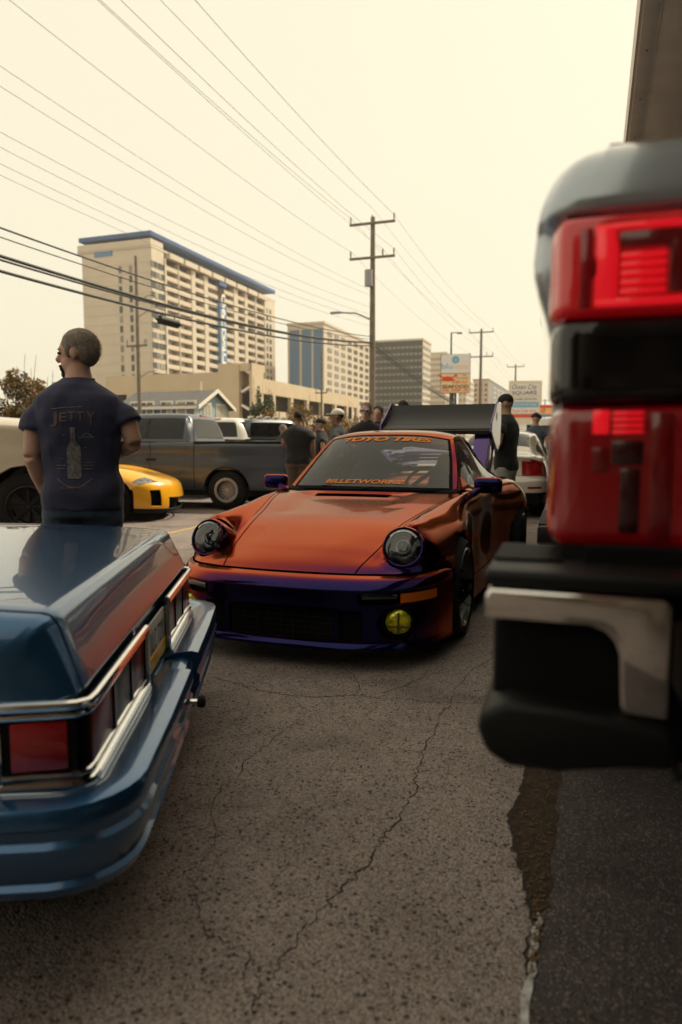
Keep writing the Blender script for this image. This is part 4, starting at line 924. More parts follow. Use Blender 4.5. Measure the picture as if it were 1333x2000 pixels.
# ================================================================ blue sedan, near left
def carpaint(name,c,rough=.25,metal=.6,coat=1,flake=.02):
    if name in MATS: return MATS[name]
    m=mat(name,c,rough,metal,coat=coat,coatr=.02,var=.06,vscale=2.5,bump=flake,bscale=500); return m
BLP=carpaint('metallic_blue',(.022,.100,.235),.30,.7)
Ab=np.array([-.578,1.55,0]); phi=R(94.54); exb=np.array([math.cos(phi),math.sin(phi),0])
bc=empty('sedan',Ab+exb*.86,phi,'metallic blue classic sedan, rear corner with wide tail lamps at the left','car')
bs=Surf([
 [(0,.02,.40),(.4,.02,.40),(.72,.02,.40),(.835,.02,.40),(.862,.05,.40),(.882,.20,.38),(.885,.36,.26)],
 [(0,.012,.43),(.4,.012,.43),(.72,.012,.43),(.835,.012,.43),(.862,.04,.43),(.882,.20,.42),(.885,.36,.30)],
 [(0,.012,.625),(.4,.012,.625),(.72,.012,.625),(.835,.012,.62),(.862,.04,.615),(.882,.20,.56),(.885,.36,.40)],
 [(0,.0,.642),(.4,.0,.642),(.72,.0,.641),(.835,.004,.638),(.866,.035,.628),(.882,.20,.57),(.885,.38,.41)],
 [(0,.004,.662),(.4,.004,.662),(.72,.006,.661),(.83,.010,.657),(.864,.04,.645),(.882,.20,.58),(.885,.38,.41)],
 [(0,.050,.775),(.4,.050,.775),(.70,.052,.773),(.805,.056,.767),(.852,.085,.738),(.880,.22,.61),(.886,.40,.42)],
 [(0,.066,.803),(.4,.066,.803),(.70,.068,.801),(.802,.072,.795),(.852,.10,.762),(.880,.24,.62),(.888,.44,.43)],
 [(0,.085,.814),(.4,.085,.814),(.70,.087,.812),(.80,.092,.806),(.852,.12,.772),(.881,.26,.625),(.889,.46,.43)],
 [(0,.14,.821),(.4,.14,.821),(.70,.145,.819),(.80,.15,.812),(.852,.18,.779),(.882,.30,.63),(.89,.50,.43)],
 [(0,.5,.848),(.4,.5,.848),(.69,.5,.845),(.795,.5,.836),(.852,.5,.800),(.888,.55,.64),(.893,.62,.42)],
 [(0,1.0,.868),(.4,1.0,.868),(.69,1.0,.862),(.775,1.0,.850),(.84,1.0,.815),(.893,1.0,.64),(.895,1.0,.40)],
 [(0,1.3,.90),(.4,1.3,.895),(.66,1.3,.885),(.76,1.3,.87),(.85,1.3,.825),(.895,1.3,.64),(.895,1.3,.30)],
 [(0,1.85,1.30),(.38,1.85,1.29),(.57,1.85,1.26),(.66,1.80,1.15),(.85,1.75,.84),(.898,1.7,.64),(.895,1.7,.22)],
 [(0,2.3,1.37),(.38,2.3,1.36),(.58,2.3,1.32),(.66,2.3,1.19),(.85,2.3,.85),(.90,2.3,.64),(.895,2.3,.2)],
 [(0,2.9,1.36),(.38,2.9,1.35),(.58,2.9,1.31),(.66,2.9,1.18),(.85,2.9,.85),(.90,2.9,.64),(.895,2.9,.2)],
 [(0,3.7,.95),(.4,3.68,.945),(.68,3.6,.93),(.76,3.6,.90),(.85,3.6,.84),(.895,3.6,.62),(.89,3.6,.22)],
 [(0,4.5,.86),(.4,4.5,.86),(.68,4.5,.85),(.76,4.5,.84),(.84,4.5,.80),(.885,4.5,.60),(.88,4.5,.3)],
 [(0,5.05,.78),(.4,5.05,.78),(.68,5.03,.775),(.76,5.02,.77),(.83,5.0,.74),(.87,5.0,.58),(.87,5.0,.3)],
 [(0,5.12,.45),(.4,5.12,.45),(.68,5.10,.45),(.76,5.09,.45),(.83,5.06,.45),(.86,5.03,.45),(.87,5.0,.3)]],nu=6,nv=6)
def bsl(u,v,c):
    a=abs(v)
    if u<3: return 'rear_panel' if u<2 else 'rear_panel'
    u-=2
    if u<8.6 and a<3.0: return 'trunk_lid'
    if 9.15<u<9.9 and a<2.7: return 'rear_window'
    if 9.3<u<12.7 and 3.1<a<3.9: return 'side_window_r' if v>0 else 'side_window_l'
    if 12.1<u<12.95 and a<2.7: return 'windshield'
    if 13.1<u and a<3: return 'hood'
bs.label(bsl)
for yw in(1.12,4.0): bs.circ.append((yw,.33,.37)); bs.circle(yw,.33,.37,.5)
bs.panels({'body':BLP,'rear_panel':BLP,'trunk_lid':BLP,'hood':BLP,'rear_window':TINT,'windshield':TINT,'side_window_r':TINT,'side_window_l':TINT},bc,gap=.005,depth=.012,names={'side_window_r':'side_window','side_window_l':'side_window'},center=(0,2.5,.4),nogap=('rear_panel',),frames={'rear_window':(.03,CHROME),'windshield':(.03,CHROME)})
for s in(-1,1):
    for yw in(1.12,4.0): tyre_wheel(bc,(.86*s,yw,.33),s,.33,.19,.22,.03,CHROME,8,CHROME,'bar')
MB().box((0,2.6,.22),(1.6,4.6,.12)).build('floor_pan',INTER,bc)
# tail lamps: chrome frames with lenses, wrapping round the corner
LENS=mat('tail_lens',(.30,.008,.010),.15,coat=1,bump=.25,bscale=45); LENSD=mat('tail_lens_dark',(.20,.014,.016),.35,spec=.35); CLEAR=mat('reverse_lens',(.13,.11,.11),.4,spec=.35,bump=.3,bscale=60)
def bar(mb,a,b,w_,h_,n=6):
    mb.tube([a,b],w_,n)
z0,z1=.437,.617
for s in(-1,1):
    lp=empty('tail_lamp',(0,0,0)); lp.parent=bc
    X=lambda x:s*(.868-x)                        # x measured inwards from the car's corner
    mb=MB(); end=.66
    for z in(z0,z1):
        mb.tube([(X(-.020),.19,z),(X(-.010),.05,z),(X(-.004),.008,z),(X(.014),-.014,z),(X(.05),-.018,z),(X(end),-.018,z)],.0115,8)
        zi=z+(.022 if z==z0 else -.022)
        mb.tube([(X(-.019),.175,zi),(X(-.009),.05,zi),(X(-.003),.010,zi),(X(.014),-.010,zi),(X(.05),-.014,zi),(X(end-.01),-.014,zi)],.0075,8)
    mb.tube([(X(-.020),.19,z0),(X(-.020),.19,z1)],.012,8); mb.tube([(X(-.019),.172,z0),(X(-.019),.172,z1)],.008,8)
    mb.tube([(X(end),-.018,z0),(X(end),-.018,z1)],.0115,8)
    mb.build('chrome_frame',CHROME,lp,True)
    for x in(.245,.45): MB().box((X(x),-.012,(z0+z1)/2),(.018,.014,z1-z0-.03)).build('lamp_divider',DARKMET,lp)
    MB().box((X(.34),-.001,(z0+z1)/2),(.64,.012,z1-z0-.01)).build('lamp_backing',INTER,lp)
    MB().box((X(-.009),.088,(z0+z1)/2),(.016,.120,z1-z0-.070),Matrix.Rotation(R(-7)*s,3,'Z')).build('side_lens',LENS,lp,bevel=.004)
    MB().box((X(-.004),.092,(z0+z1)/2),(.016,.160,z1-z0-.02),Matrix.Rotation(R(-7)*s,3,'Z')).build('lamp_backing',INTER,lp)
    for a,b,m in((.035,.235,LENSD),(.255,.44,CLEAR),(.46,.645,LENSD)):
        MB().box((X((a+b)/2),-.007,(z0+z1)/2),(b-a,.014,z1-z0-.052)).build('lens',m,lp,bevel=.004)
# licence plate in its recess
pl_=empty('licence_plate',(.04,.0,.515)); pl_.parent=bc
MB().box((0,-.004,0),(.32,.008,.16)).build('plate_face',mat('plate_white',(.62,.60,.56),.5),pl_,bevel=.002); MB().box((0,-.010,-.055),(.315,.004,.045)).build('plate_band',mat('plate_yellow',(.75,.42,.03),.5),pl_)
V,Fc=text_fit('1LC 72Y',.25,.075,off=.01); f=frame3((0,-.0095,.012),(1,0,0),(0,0,1)); mk('plate_number',f(V),Fc,mat('plate_blue',(.03,.05,.12),.5),pl_,False)
# rear bumper in three sections
sec=[(0,.418),(.055,.445),(.105,.452),(.128,.444),(.136,.425),(.137,.395),(.126,.382),(.124,.35),(.134,.335),(.132,.29),(.118,.255),(.112,.225),(.122,.212),(.110,.180),(.06,.165)]
sec=[(d,.452-(.452-z)*.76) for d,z in sec]
def bumper(name,path,dz=0,ds=0,parent=bc,m=BLP):
    P=np.array(path,float); T=np.gradient(P,axis=0); T/=np.linalg.norm(T,axis=1)[:,None]; Nn=np.stack([T[:,1],-T[:,0]],1)
    V=[];k=len(sec)
    for p,nn in zip(P,Nn):
        for d,z in sec: V.append((p[0]+nn[0]*(d-ds),p[1]+nn[1]*(d-ds),z+dz))
    Fc=[(i*k+j,i*k+j+1,(i+1)*k+j+1,(i+1)*k+j) for i in range(len(P)-1) for j in range(k-1)]+[tuple(range(k))[::-1],tuple((len(P)-1)*k+j for j in range(k))]
    return mk(name,V,Fc,m,parent,True,28)
def arc(cx,cy,r,a0,a1,n=8): return [(cx+r*math.cos(R(a0+(a1-a0)*i/n)),cy+r*math.sin(R(a0+(a1-a0)*i/n))) for i in range(n+1)]
right=[(.10,-.012),(.30,-.012),(.5,-.012),(.70,-.008)]+arc(.825,.052,.058,-88,-6,6)+[(.885,.2),(.885,.34),(.885,.5)]
left=[(-x,y) for x,y in right[::-1]]
bumper('rear_bumper',right); bumper('rear_bumper',left)
bumper('bumper_centre',[(-.135,0),(0,0),(.135,0)],-.022,.018)
MB().box((0,.01,.418),(1.66,.06,.02)).build('filler_panel',BLP,bc)
MB().prism([(-.87,.03),(-.80,.0),(-.70,.0),(-.715,.05),(-.755,.06),(-.74,.09),(-.80,.105),(-.82,.15),(-.872,.16)],.4305,.4345,'z').build('bare_patch',mat('bare_primer',(.52,.47,.42),.8,var=.3,vscale=40),bc)
MB().box((-.84,.10,.424),(.07,.16,.012)).build('side_filler',BLP,bc)
bt=empty('bumper_stop',(-.215,-.125,.378)); bt.parent=bc; 
MB().tube([(0,0,0),(0,-.055,0)],.009,10).build('stem',CHROME,bt,True); MB().lathe([(-.05,.001),(-.05,.017),(-.066,.02),(-.074,.016),(-.076,.001)],axis='y',n=16).build('rubber_cap',RUBBER,bt,True,50)
ex_=MB().tube([(.5,.3,.2),(.5,-.02,.19)],.03,12); ex_.build('exhaust_pipe',DARKMET,bc,True)
# ================================================================ pickups
def pickup(name,P,th,label,col,rail=1.40,roof=1.95,half=.98,tail=(0.,1.15),bedlen=1.75,cab=2.0,hood=1.45,wr=.40,sill=.50,belt=None,rim=None,lights=False,wb=3.7,sport=False,tailfull=True,flare=0,sil2=None,glassm=None):
    """rear at y=0, front towards +y"""
    o=empty(name,P,th,label,'pickup truck'); belt=belt or rail+.02; b0=bedlen+.03; L_=bedlen+cab+hood+.25; yr=tail[1]; yf=yr+wb
    gm=glassm or TINT
    rows=[]
    for y,dx,dz in [(0.0,-.035,0),(.05,0,0),(.3,.005,0),(.7,.012,0),(yr,.022+flare,0),(1.6,.008,0),(b0-.02,0,0),(b0+.4,0,.01),(b0+cab*.5,.005,.01),(b0+cab,.0,0),(b0+cab+.3,.01,-.02),(yf,.03+flare,-.05),(L_-.35,.0,-.10),(L_-.1,-.06,-.14),(L_,-.16,-.2)]:
        zt=rail+dz; rows.append([(half+dx-.045,y,zt),(half+dx-.008,y,zt-.03),(half+dx,y,zt-.12),(half+dx-.005,y,zt-.24),(half+dx+.012,y,(zt+sill)/2-.02),(half+dx,y,sill+.12),(half+dx-.03,y,sill)])
    for s in(-1,1):
        C=np.array(rows); C[:,:,0]*=s; S=Surf(C,nu=4,nv=4,mirror=False)
        S.label(lambda u,v,c:'bed_side' if c[1]<b0-.02 else ('rear_door' if c[1]<b0+cab*.45 else ('front_door' if c[1]<b0+cab*.98 else 'front_fender')))
        for yw in(yr,yf): S.circ.append((yw,wr,wr*1.17)); S.circle(yw,wr,wr*1.17,.3)
        S.panels({k:col for k in('bed_side','rear_door','front_door','front_fender')},o,gap=.006,depth=.014,lip=.06,center=(0,L_/2,.8))
        for yw in(yr,yf):
            q=MB(); V=[];r_=wr*1.2
            for k in range(17):
                a=math.pi*k/16
                for x in(.35,half-.03): V.append((x*s,yw+r_*math.cos(a),wr+r_*math.sin(a)))
            mk('wheel_well',V,[(2*k,2*k+1,2*k+3,2*k+2) for k in range(16)],INTER,o)
            tyre_wheel(o,(s*(half-.005),yw,wr),s,wr,wr*.60,.27,.05,rim or DARKMET,12 if sport else 8,rim if sport else (rim or BLACK),'mesh' if sport else 'bar')
        for y in(b0+cab*.40,b0+cab*.92): MB().box((s*(half+.022),y,rail-.30),(.03,.19,.035)).build('door_handle',BLACK,o,bevel=.01)
        MB().box((s*(half+.14),b0+cab*.93,belt+.10),(.22,.10,.20)).build('door_mirror',BLACK,o,bevel=.04)
        MB().box((s*(half-.03),b0/2,rail+.012),(.075,b0-.02,.03)).build('rail_cap',BLACK,o,bevel=.01)
        MB().box((s*(half-.11),b0/2,rail-.25),(.05,b0-.06,.48)).build('bed_inner_wall',col,o)
        MB().box((s*(half-.07),.02,rail-.32),(.13,.07,.40)).build('tail_lamp',mat('dark_tail_lens',(.05,.006,.008),.1,coat=1),o,bevel=.015)
    MB().box((0,.03,rail-.26),(2*half-.28,.06,.52)).build('tailgate',col,o,bevel=.02); MB().box((0,.0,rail-.14),(.25,.02,.07)).build('tailgate_handle',BLACK,o,bevel=.005)
    MB().box((0,b0/2,rail-.48),(2*half-.2,b0-.05,.05)).build('bed_floor',INTER,o)
    MB().box((0,-.12,sill+.06),(2*half-.12,.2,.22)).build('rear_bumper',CHROME if tailfull else BLACK,o,bevel=.03)
    MB().box((0,L_/2,sill-.02),(2*half-.15,L_-.5,.14)).build('chassis',INTER,o); MB().box((0,L_+.03,sill+.1),(2*half-.14,.24,.28)).build('front_bumper',BLACK,o,bevel=.04)
    zb,zr,w_=belt,roof,half-.03
    cs=Surf([
     [(0,b0,zb),(.42,b0,zb),(w_-.22,b0,zb),(w_-.12,b0,zb),(w_-.05,b0+.03,zb),(w_,b0+.06,zb)],
     [(0,b0+.07,(zb+zr)/2),(.42,b0+.07,(zb+zr)/2),(w_-.27,b0+.07,(zb+zr)/2),(w_-.18,b0+.10,(zb+zr)/2),(w_-.06,b0+.12,zb+.16),(w_+.003,b0+.12,zb)],
     [(0,b0+.14,zr-.08),(.42,b0+.14,zr-.085),(w_-.32,b0+.15,zr-.10),(w_-.24,b0+.19,zr-.13),(w_-.10,b0+.18,(zb+zr)/2),(w_+.003,b0+.18,zb)],
     [(0,b0+.30,zr-.01),(.42,b0+.3,zr-.015),(w_-.32,b0+.3,zr-.035),(w_-.23,b0+.3,zr-.085),(w_-.10,b0+.3,(zb+zr)/2),(w_+.003,b0+.3,zb)],
     [(0,b0+cab*.45,zr),(.42,b0+cab*.45,zr-.005),(w_-.32,b0+cab*.45,zr-.025),(w_-.23,b0+cab*.45,zr-.08),(w_-.10,b0+cab*.45,(zb+zr)/2),(w_+.003,b0+cab*.45,zb)],
     [(0,b0+cab*.68,zr-.03),(.42,b0+cab*.67,zr-.035),(w_-.32,b0+cab*.65,zr-.055),(w_-.23,b0+cab*.63,zr-.10),(w_-.10,b0+cab*.75,(zb+zr)/2),(w_+.003,b0+cab*.8,zb)],
     [(0,b0+cab*.88,(zb+zr)/2+.04),(.42,b0+cab*.87,(zb+zr)/2+.04),(w_-.22,b0+cab*.82,(zb+zr)/2+.03),(w_-.14,b0+cab*.80,(zb+zr)/2+.02),(w_-.06,b0+cab*.88,zb+.12),(w_+.003,b0+cab*.92,zb)],
     [(0,b0+cab*1.10,zb+.0),(.42,b0+cab*1.08,zb+.0),(w_-.15,b0+cab*1.0,zb+.0),(w_-.08,b0+cab*.97,zb+.0),(w_-.03,b0+cab*.98,zb),(w_,b0+cab*1.0,zb)]],nu=4,nv=5)
    def cl(u,v,c):
        a=abs(v)
        if a<2.0 and .35<u<1.85: return 'rear_window'
        if a<2.1 and u>5.0: return 'windshield'
        if 3.1<a<4.85 and 2.4<u<6.4:
            return 'gap' if 3.95<u<4.12 else ('side_window_%s%s'%('r' if v>0 else 'l','a' if u<4 else 'b'))
        return 'roof'
    cs.label(cl); mats={k:gm for k in('rear_window','windshield','side_window_ra','side_window_la','side_window_rb','side_window_lb')}; mats.update(roof=col,gap=BLACK)
    cs.panels(mats,o,gap=.004,depth=.008,lip=0,center=(0,b0+cab*.5,zb),names={k:'side_window' for k in mats if k.startswith('side')}|{'gap':'b_pillar','roof':'cab'},frames={k:(.02,SEAL) for k in mats if k not in('roof','gap')})
    MB().box((0,b0+.5,rail-.35),(1.6,.9,.5)).build('seat_back',INTER,o)
    hs=Surf([[(0,b0+cab*1.0,belt-.01),(.5,b0+cab*1.0,belt-.015),(half-.12,b0+cab,belt-.03),(half-.045,b0+cab,rail-.0)],
      [(0,b0+cab+.5,belt+.02),(.5,b0+cab+.5,belt+.01),(half-.14,b0+cab+.5,belt-.03),(half-.045,b0+cab+.5,rail-.02)],
      [(0,L_-.35,belt-.03),(.5,L_-.35,belt-.045),(half-.16,L_-.35,belt-.09),(half-.045,L_-.35,rail-.10)],
      [(0,L_-.02,belt-.12),(.5,L_-.03,belt-.14),(half-.22,L_-.06,belt-.19),(half-.12,L_-.1,rail-.16)],
      [(0,L_+.04,sill+.2),(.5,L_+.03,sill+.2),(half-.25,L_,sill+.2),(half-.2,L_-.02,sill+.2)]],nu=5,nv=5)
    hs.label(lambda u,v,c:'hood' if u<3 else 'grille'); hs.panels({'hood':col,'grille':BLACK},o,gap=.004,depth=.01,lip=0,center=(0,b0+cab,.6))
    for s in(-1,1): MB().box((s*(half-.3),L_-.03,rail-.30),(.26,.1,.20)).build('headlight',mat('headlamp_unit',(.35,.36,.38),.1,.6,coat=1),o,bevel=.03)
    if lights:
        for k in range(5): MB().box((-.5+.25*k,b0+.36,zr+.02),(.10,.16,.05)).build('roof_light',mat('clearance_lamp',(.75,.68,.55),.2,coat=1),o,bevel=.015)
    else: MB().box((0,b0+.17,zr-.045),(.26,.03,.035)).build('brake_lamp',mat('brake_red',(.55,.01,.015),.2,coat=1),o,bevel=.005)
    return o
GREYP=carpaint('gunmetal_paint',(.032,.043,.066),.35,.0,.6); CREAMP=carpaint('sand_paint',(.50,.43,.33),.35,.1); WHITEP=carpaint('white_paint',(.74,.70,.63),.3,0); DARKP=carpaint('charcoal_paint',(.035,.040,.048),.3,.4)
MACH=mat('machined_alloy',(.42,.41,.42),.35,.35)
# gunmetal lowered truck, side on
Pw=gnd(443,997); th=R(80); ax=np.array([math.cos(th),math.sin(th),0]); ay=np.array([-math.sin(th),math.cos(th),0])
gt=pickup('pickup_truck',Pw+ax*.99-ay*1.15,th,'lowered gunmetal pickup with machined rear wheel standing side on behind the yellow car',GREYP,rail=1.22,roof=1.78,wr=.365,sill=.36,rim=None,sport=True,belt=1.24)
for o in [q for q in bpy.data.objects if q.parent and q.parent.parent==gt and q.name.startswith('spokes')]: o.data.materials[0]=MACH
rg=MB(); n_=24
for k in range(n_):
    a=2*math.pi*k/n_; rg.box((-1.012*1,1.15+.200*math.cos(a),.365+.200*math.sin(a)),(.03,.028,.028),Matrix.Rotation(a,3,'X'))
rg.lathe([(-.990,.175),(-1.0,.18),(-1.0,.222),(-.985,.226)],c=(0,1.15,.365),n=40)
rg.build('beadlock_ring',MACH,gt,True,30)
# white truck behind it, rear towards us
th=R(-10); Pq=at(371,868,16.2); Pq[2]=0; ay=np.array([-math.sin(th),math.cos(th),0])
pickup('pickup_truck',Pq-ay*.2,th,'white pickup cab with red brake light rising behind the gunmetal truck',WHITEP,rail=1.28,roof=1.86,half=.86,bedlen=1.75,glassm=glass('grey_glass',(.30,.31,.29),.55))
th=R(38); Pq=at(533,868,18.5); Pq[2]=0; ay=np.array([-math.sin(th),math.cos(th),0])
pickup('pickup_truck',Pq-ay*1.9,th,'charcoal pickup cab with a row of roof lights behind the bed of the gunmetal truck',DARKP,rail=1.30,roof=1.86,half=.98,lights=True)
# sand coloured truck at the left edge, nose to the right
th=R(-82); ax=np.array([math.cos(th),math.sin(th),0]); ay=np.array([-math.sin(th),math.cos(th),0])
Pc=at(48,868,8.7); Pc[2]=0
pickup('pickup_truck',Pc-ay*4.85-ax*.98,th,'sand coloured off-road pickup at the left edge behind the man in navy',CREAMP,rail=1.48,roof=2.1,wr=.43,sill=.62,flare=.03,belt=1.53,hood=1.25)
# ================================================================ near truck, right (only its tail corner is in the picture)
ptr=R(17.3); Ot=at(1085,750,1.1); Ot[2]=0
TRP=carpaint('slate_paint',(.40,.45,.50),.16,.5)
nt_=empty('pickup_truck',Ot,-ptr,'slate grey pickup with big red tail lamp and chrome bumper, close at the right','pickup truck')
W2=2.04
zl=[.98,1.06,1.20,1.36,1.46,1.515,1.535,1.56,1.595,1.622,1.640,1.650,1.655]
ytl=[.035,.035,.035,.035,.030,.020,-.002,-.004,.008,.028,.055,.085,.14]
xsl=[.020,.0,-.006,-.014,-.042,-.040,-.037,-.031,-.017,-.002,.018,.040,.08]
for s in(1,-1):
    C=[]
    for z,yt,xs in zip(zl,ytl,xsl):
        P=[(.30,yt),(.15,yt),(.07,yt+.001),(xs+.060,yt+.005),(xs+.030,yt+.018),(xs+.010,yt+.045),(xs+.002,yt+.085),(xs,.30),(xs-.004,1.0),(xs-.006,2.05),(xs,3.05)]
        C.append([((x if s>0 else W2-x),y,z) for x,y in P])
    S=Surf(C,nu=3,nv=4,mirror=False); S.label(lambda u,v,c:'rail' if u>10.6 else None)
    S.circ.append((2.05,.52,.62)); S.circle(2.05,.52,.62,-9); S.panels({'body':TRP,'rail':BLACK},nt_,gap=.002,depth=.003,lip=0,center=(W2/2,1,1.2),names={'body':'bed_side','rail':'rail_cap'})
MB().box((W2/2,.02,1.35),(W2-.56,.07,.56)).build('tailgate',TRP,nt_,bevel=.02); MB().box((W2/2,-.03,1.52),(.3,.04,.09)).build('tailgate_handle',BLACK,nt_,bevel=.01)
MB().box((W2/2,1.55,1.08),(W2-.1,3.0,.08)).build('bed_floor',INTER,nt_); MB().box((W2/2,3.03,1.35),(W2-.1,.06,.55)).build('bed_front',TRP,nt_)
RB=mat('lamp_red_bright',(.80,.008,.018),.25,coat=1,emit=.55); RDK=mat('lamp_red_deep',(.16,.003,.006),.15,coat=1); RMID=mat('lamp_red_mid',(.55,.004,.008),.22,coat=1,emit=.16); SMK=mat('lamp_smoke',(.004,.004,.005),.08,spec=.5,coat=.3)
def lens_block(par,nm,x0,x1,z0,z1,m,bulge=.02,rnd=.05,y0=.0):
    """outer lens: cushion shaped and wrapped round the corner at its outer edge"""
    C=[]
    for z in [z0+(z1-z0)*q for q in(0,.03,.12,.5,.88,.97,1)]:
        tz=(z-z0)/(z1-z0); e=1-(2*tz-1)**14
        C.append([(x0-.004+.02*(1-e),.13,z),(x0-.006+.02*(1-e),.06,z),(x0+.004+.014*(1-e),.008+.01*(1-e),z),(x0+.03,-bulge*e,z),((x0+x1)/2,-bulge*e,z),(x1-.03,-bulge*e,z),(x1,.01,z)])
    S=Surf(C,nu=3,nv=4,mirror=False); S.panels({'body':m},par,gap=0,lip=0,center=((x0+x1)/2,.3,(z0+z1)/2),names={'body':nm})
for s in(1,-1):
    tl=empty('tail_lamp',(0,0,0)); tl.parent=nt_
    if s<0: tl.location=(W2,0,0); tl.scale=(-1,1,1)
    lens_block(tl,'upper_lens',-.008,.25,1.376,1.522,RMID,.018); lens_block(tl,'reverse_lens',-.004,.22,1.249,1.374,SMK,.016); lens_block(tl,'lower_lens',-.003,.27,1.034,1.247,mat('lamp_red_lower',(.26,.002,.005),.2,coat=1,emit=.03),.018)
    MB().box((.12,.035,1.28),(.22,.05,.5)).build('lamp_housing',INTER,tl)
    def seg(nm,poly,m,d=.004):
        MB().prism([(max(a,.030),b) for a,b in poly],-.010,-.0185-d,'y').build(nm,m,tl,bevel=.0015)
    seg('light_guide',[(.052,1.395),(.082,1.395),(.082,1.47),(.076,1.50),(.052,1.50)],RB); seg('light_guide',[(.052,1.388),(.175,1.388),(.175,1.399),(.052,1.399)],RB)
    seg('light_guide',[(.05,1.503),(.16,1.505),(.18,1.498),(.18,1.494),(.05,1.496)],RB)
    seg('reflex_panel',[(.084,1.492),(.165,1.492),(.178,1.48),(.178,1.405),(.150,1.405),(.150,1.462),(.144,1.470),(.084,1.470)],RDK)
    seg('reflex_panel',[(.014,1.388),(.045,1.388),(.047,1.43),(.055,1.435),(.055,1.455),(.047,1.46),(.047,1.50),(.02,1.50)],mat('lamp_red_side',(.34,.004,.010),.15,coat=1))
    for k in range(5): seg('light_bar',[(.086,1.404+k*.0125),(.146,1.405+k*.0125),(.146,1.4125+k*.0125),(.086,1.4115+k*.0125)],RB,.006)
    for k in range(4): seg('light_bar',[(.082,1.205+k*.009),(.125,1.206+k*.009),(.125,1.2115+k*.009),(.082,1.2105+k*.009)],RB,.004)
    seg('reflex_panel',[(.135,1.05),(.165,1.05),(.165,1.235),(.135,1.235)],RDK); seg('reflex_panel',[(.082,1.16),(.125,1.16),(.125,1.195),(.082,1.195)],mat('lamp_red_black',(.03,.002,.003),.2,coat=1)); seg('reflex_panel',[(.055,1.15),(.078,1.15),(.078,1.185),(.055,1.185)],RDK); seg('reflex_panel',[(.095,1.06),(.122,1.06),(.122,1.155),(.095,1.155)],MATS['lamp_red_black']); seg('light_guide',[(.055,1.205),(.078,1.205),(.078,1.24),(.055,1.24)],RB); seg('light_guide',[(.185,1.045),(.205,1.045),(.205,1.06),(.185,1.06)],RB)
    # chrome corner of the bumper
    bm_=empty('rear_bumper_corner',(0,0,0)); bm_.parent=nt_
    if s<0: bm_.location=(W2,0,0); bm_.scale=(-1,1,1)
    poly=[(-.082,.953),(-.082,.985),(-.075,.994),(.146,.991),(.154,.983),(.154,.838),(.148,.832),(.10,.834),(.095,.85),(.092,.915),(.086,.932),(.074,.945),(.055,.951)]
    MB().prism(poly,-.165,-.125,'y').build('chrome_plate',CHROME,bm_,bevel=.010,seg=4)
    MB().box((-.02,-.04,.974),(.124,.17,.04)).build('chrome_side',CHROME,bm_,bevel=.006)
    MB().box((.06,-.070,1.006),(.29,.17,.024)).build('top_pad',BLACK,bm_,bevel=.008,seg=3)
    for k in range(7): MB().box((-.03+.0*k,-.03+.024*k-.03,1.021),(.10,.010,.006)).build('pad_rib',BLACK,bm_,bevel=.002)
    MB().box((.02,-.06,.875),(.19,.12,.16)).build('step_pocket',INTER,bm_,bevel=.02)
    lp_=[(-.088,.80),(-.085,.825),(-.05,.842),(.03,.840),(.15,.828),(.162,.82),(.162,.775),(.10,.768),(.02,.752),(-.045,.752),(-.075,.768)]
    MB().prism(lp_,-.185,-.02,'y').build('lower_pad',BLACK,bm_,bevel=.012,seg=3)
    tyre_wheel(nt_,(W2/2+s*-1*(W2/2-.06),2.05,.47),-s,.47,.26,.30,.05,CHROME,8,CHROME,'bar')
    MB().box((W2/2-s*(W2/2+.02),4.6,.64),(.22,2.6,.12)).build('running_board',BLACK,nt_,bevel=.02)
    for k in range(14): MB().box((W2/2-s*(W2/2+.02),3.38+k*.07,.704),(.21,.030,.014)).build('board_rib',BLACK,nt_)
    MB().box((W2/2-s*(W2/2+.11),4.65,2.22),(.16,.12,.30)).build('door_mirror',BLACK,nt_,bevel=.04); MB().tube([(W2/2-s*(W2/2-.05),4.7,1.95),(W2/2-s*(W2/2+.15),4.67,2.10)],.03,8).build('mirror_arm',BLACK,nt_)
MB().box((W2/2,-.06,.90),(W2-.36,.16,.17)).build('bumper_centre',BLACK,nt_,bevel=.02)
MB().tube([(.36,-.06,.80),(.36,-.06,.72)],.03,8).build('tow_hook',BLACK,nt_); MB().tube([(.165,-.10,.80),(.168,-.12,.765),(.175,-.13,.745),(.19,-.13,.755)],.007,6).build('chain_loop',BLACK,nt_,True)
MB().box((W2/2,2.6,.78),(W2-.3,5.0,.22)).build('chassis',INTER,nt_); MB().box((.16,.06,1.0),(.3,.15,.08)).build('valance',INTER,nt_,bevel=.01)
MB().box((W2/2,.05,.99),(W2-.1,.2,.1)).build('bed_sill',INTER,nt_)
# cab and hood of the near truck (hidden behind the lamp, seen from other places)
cbn=Surf([[(0,2.42,1.0),(.5,2.42,1.0),(.90,2.42,1.0),(1.0,2.44,1.0)],[(0,2.42,1.60),(.5,2.42,1.60),(.90,2.42,1.60),(1.01,2.46,1.58)],[(0,2.56,2.28),(.5,2.56,2.27),(.74,2.58,2.23),(.84,2.62,2.13)],[(0,3.2,2.36),(.5,3.2,2.35),(.76,3.2,2.30),(.86,3.2,2.17)],[(0,4.2,2.32),(.5,4.2,2.31),(.76,4.15,2.27),(.86,4.15,2.14)],[(0,5.0,1.62),(.5,4.98,1.62),(.92,4.9,1.60),(1.0,4.9,1.58)],[(0,6.2,1.52),(.5,6.2,1.52),(.92,6.15,1.48),(1.0,6.1,1.42)],[(0,6.35,.9),(.5,6.35,.9),(.92,6.3,.9),(1.0,6.25,.9)]],nu=5,nv=5)
cbn.label(lambda u,v,c:'rear_window' if(1.2<u<1.85 and abs(v)<2) else('windshield' if(4.15<u<4.9 and abs(v)<2) else None))
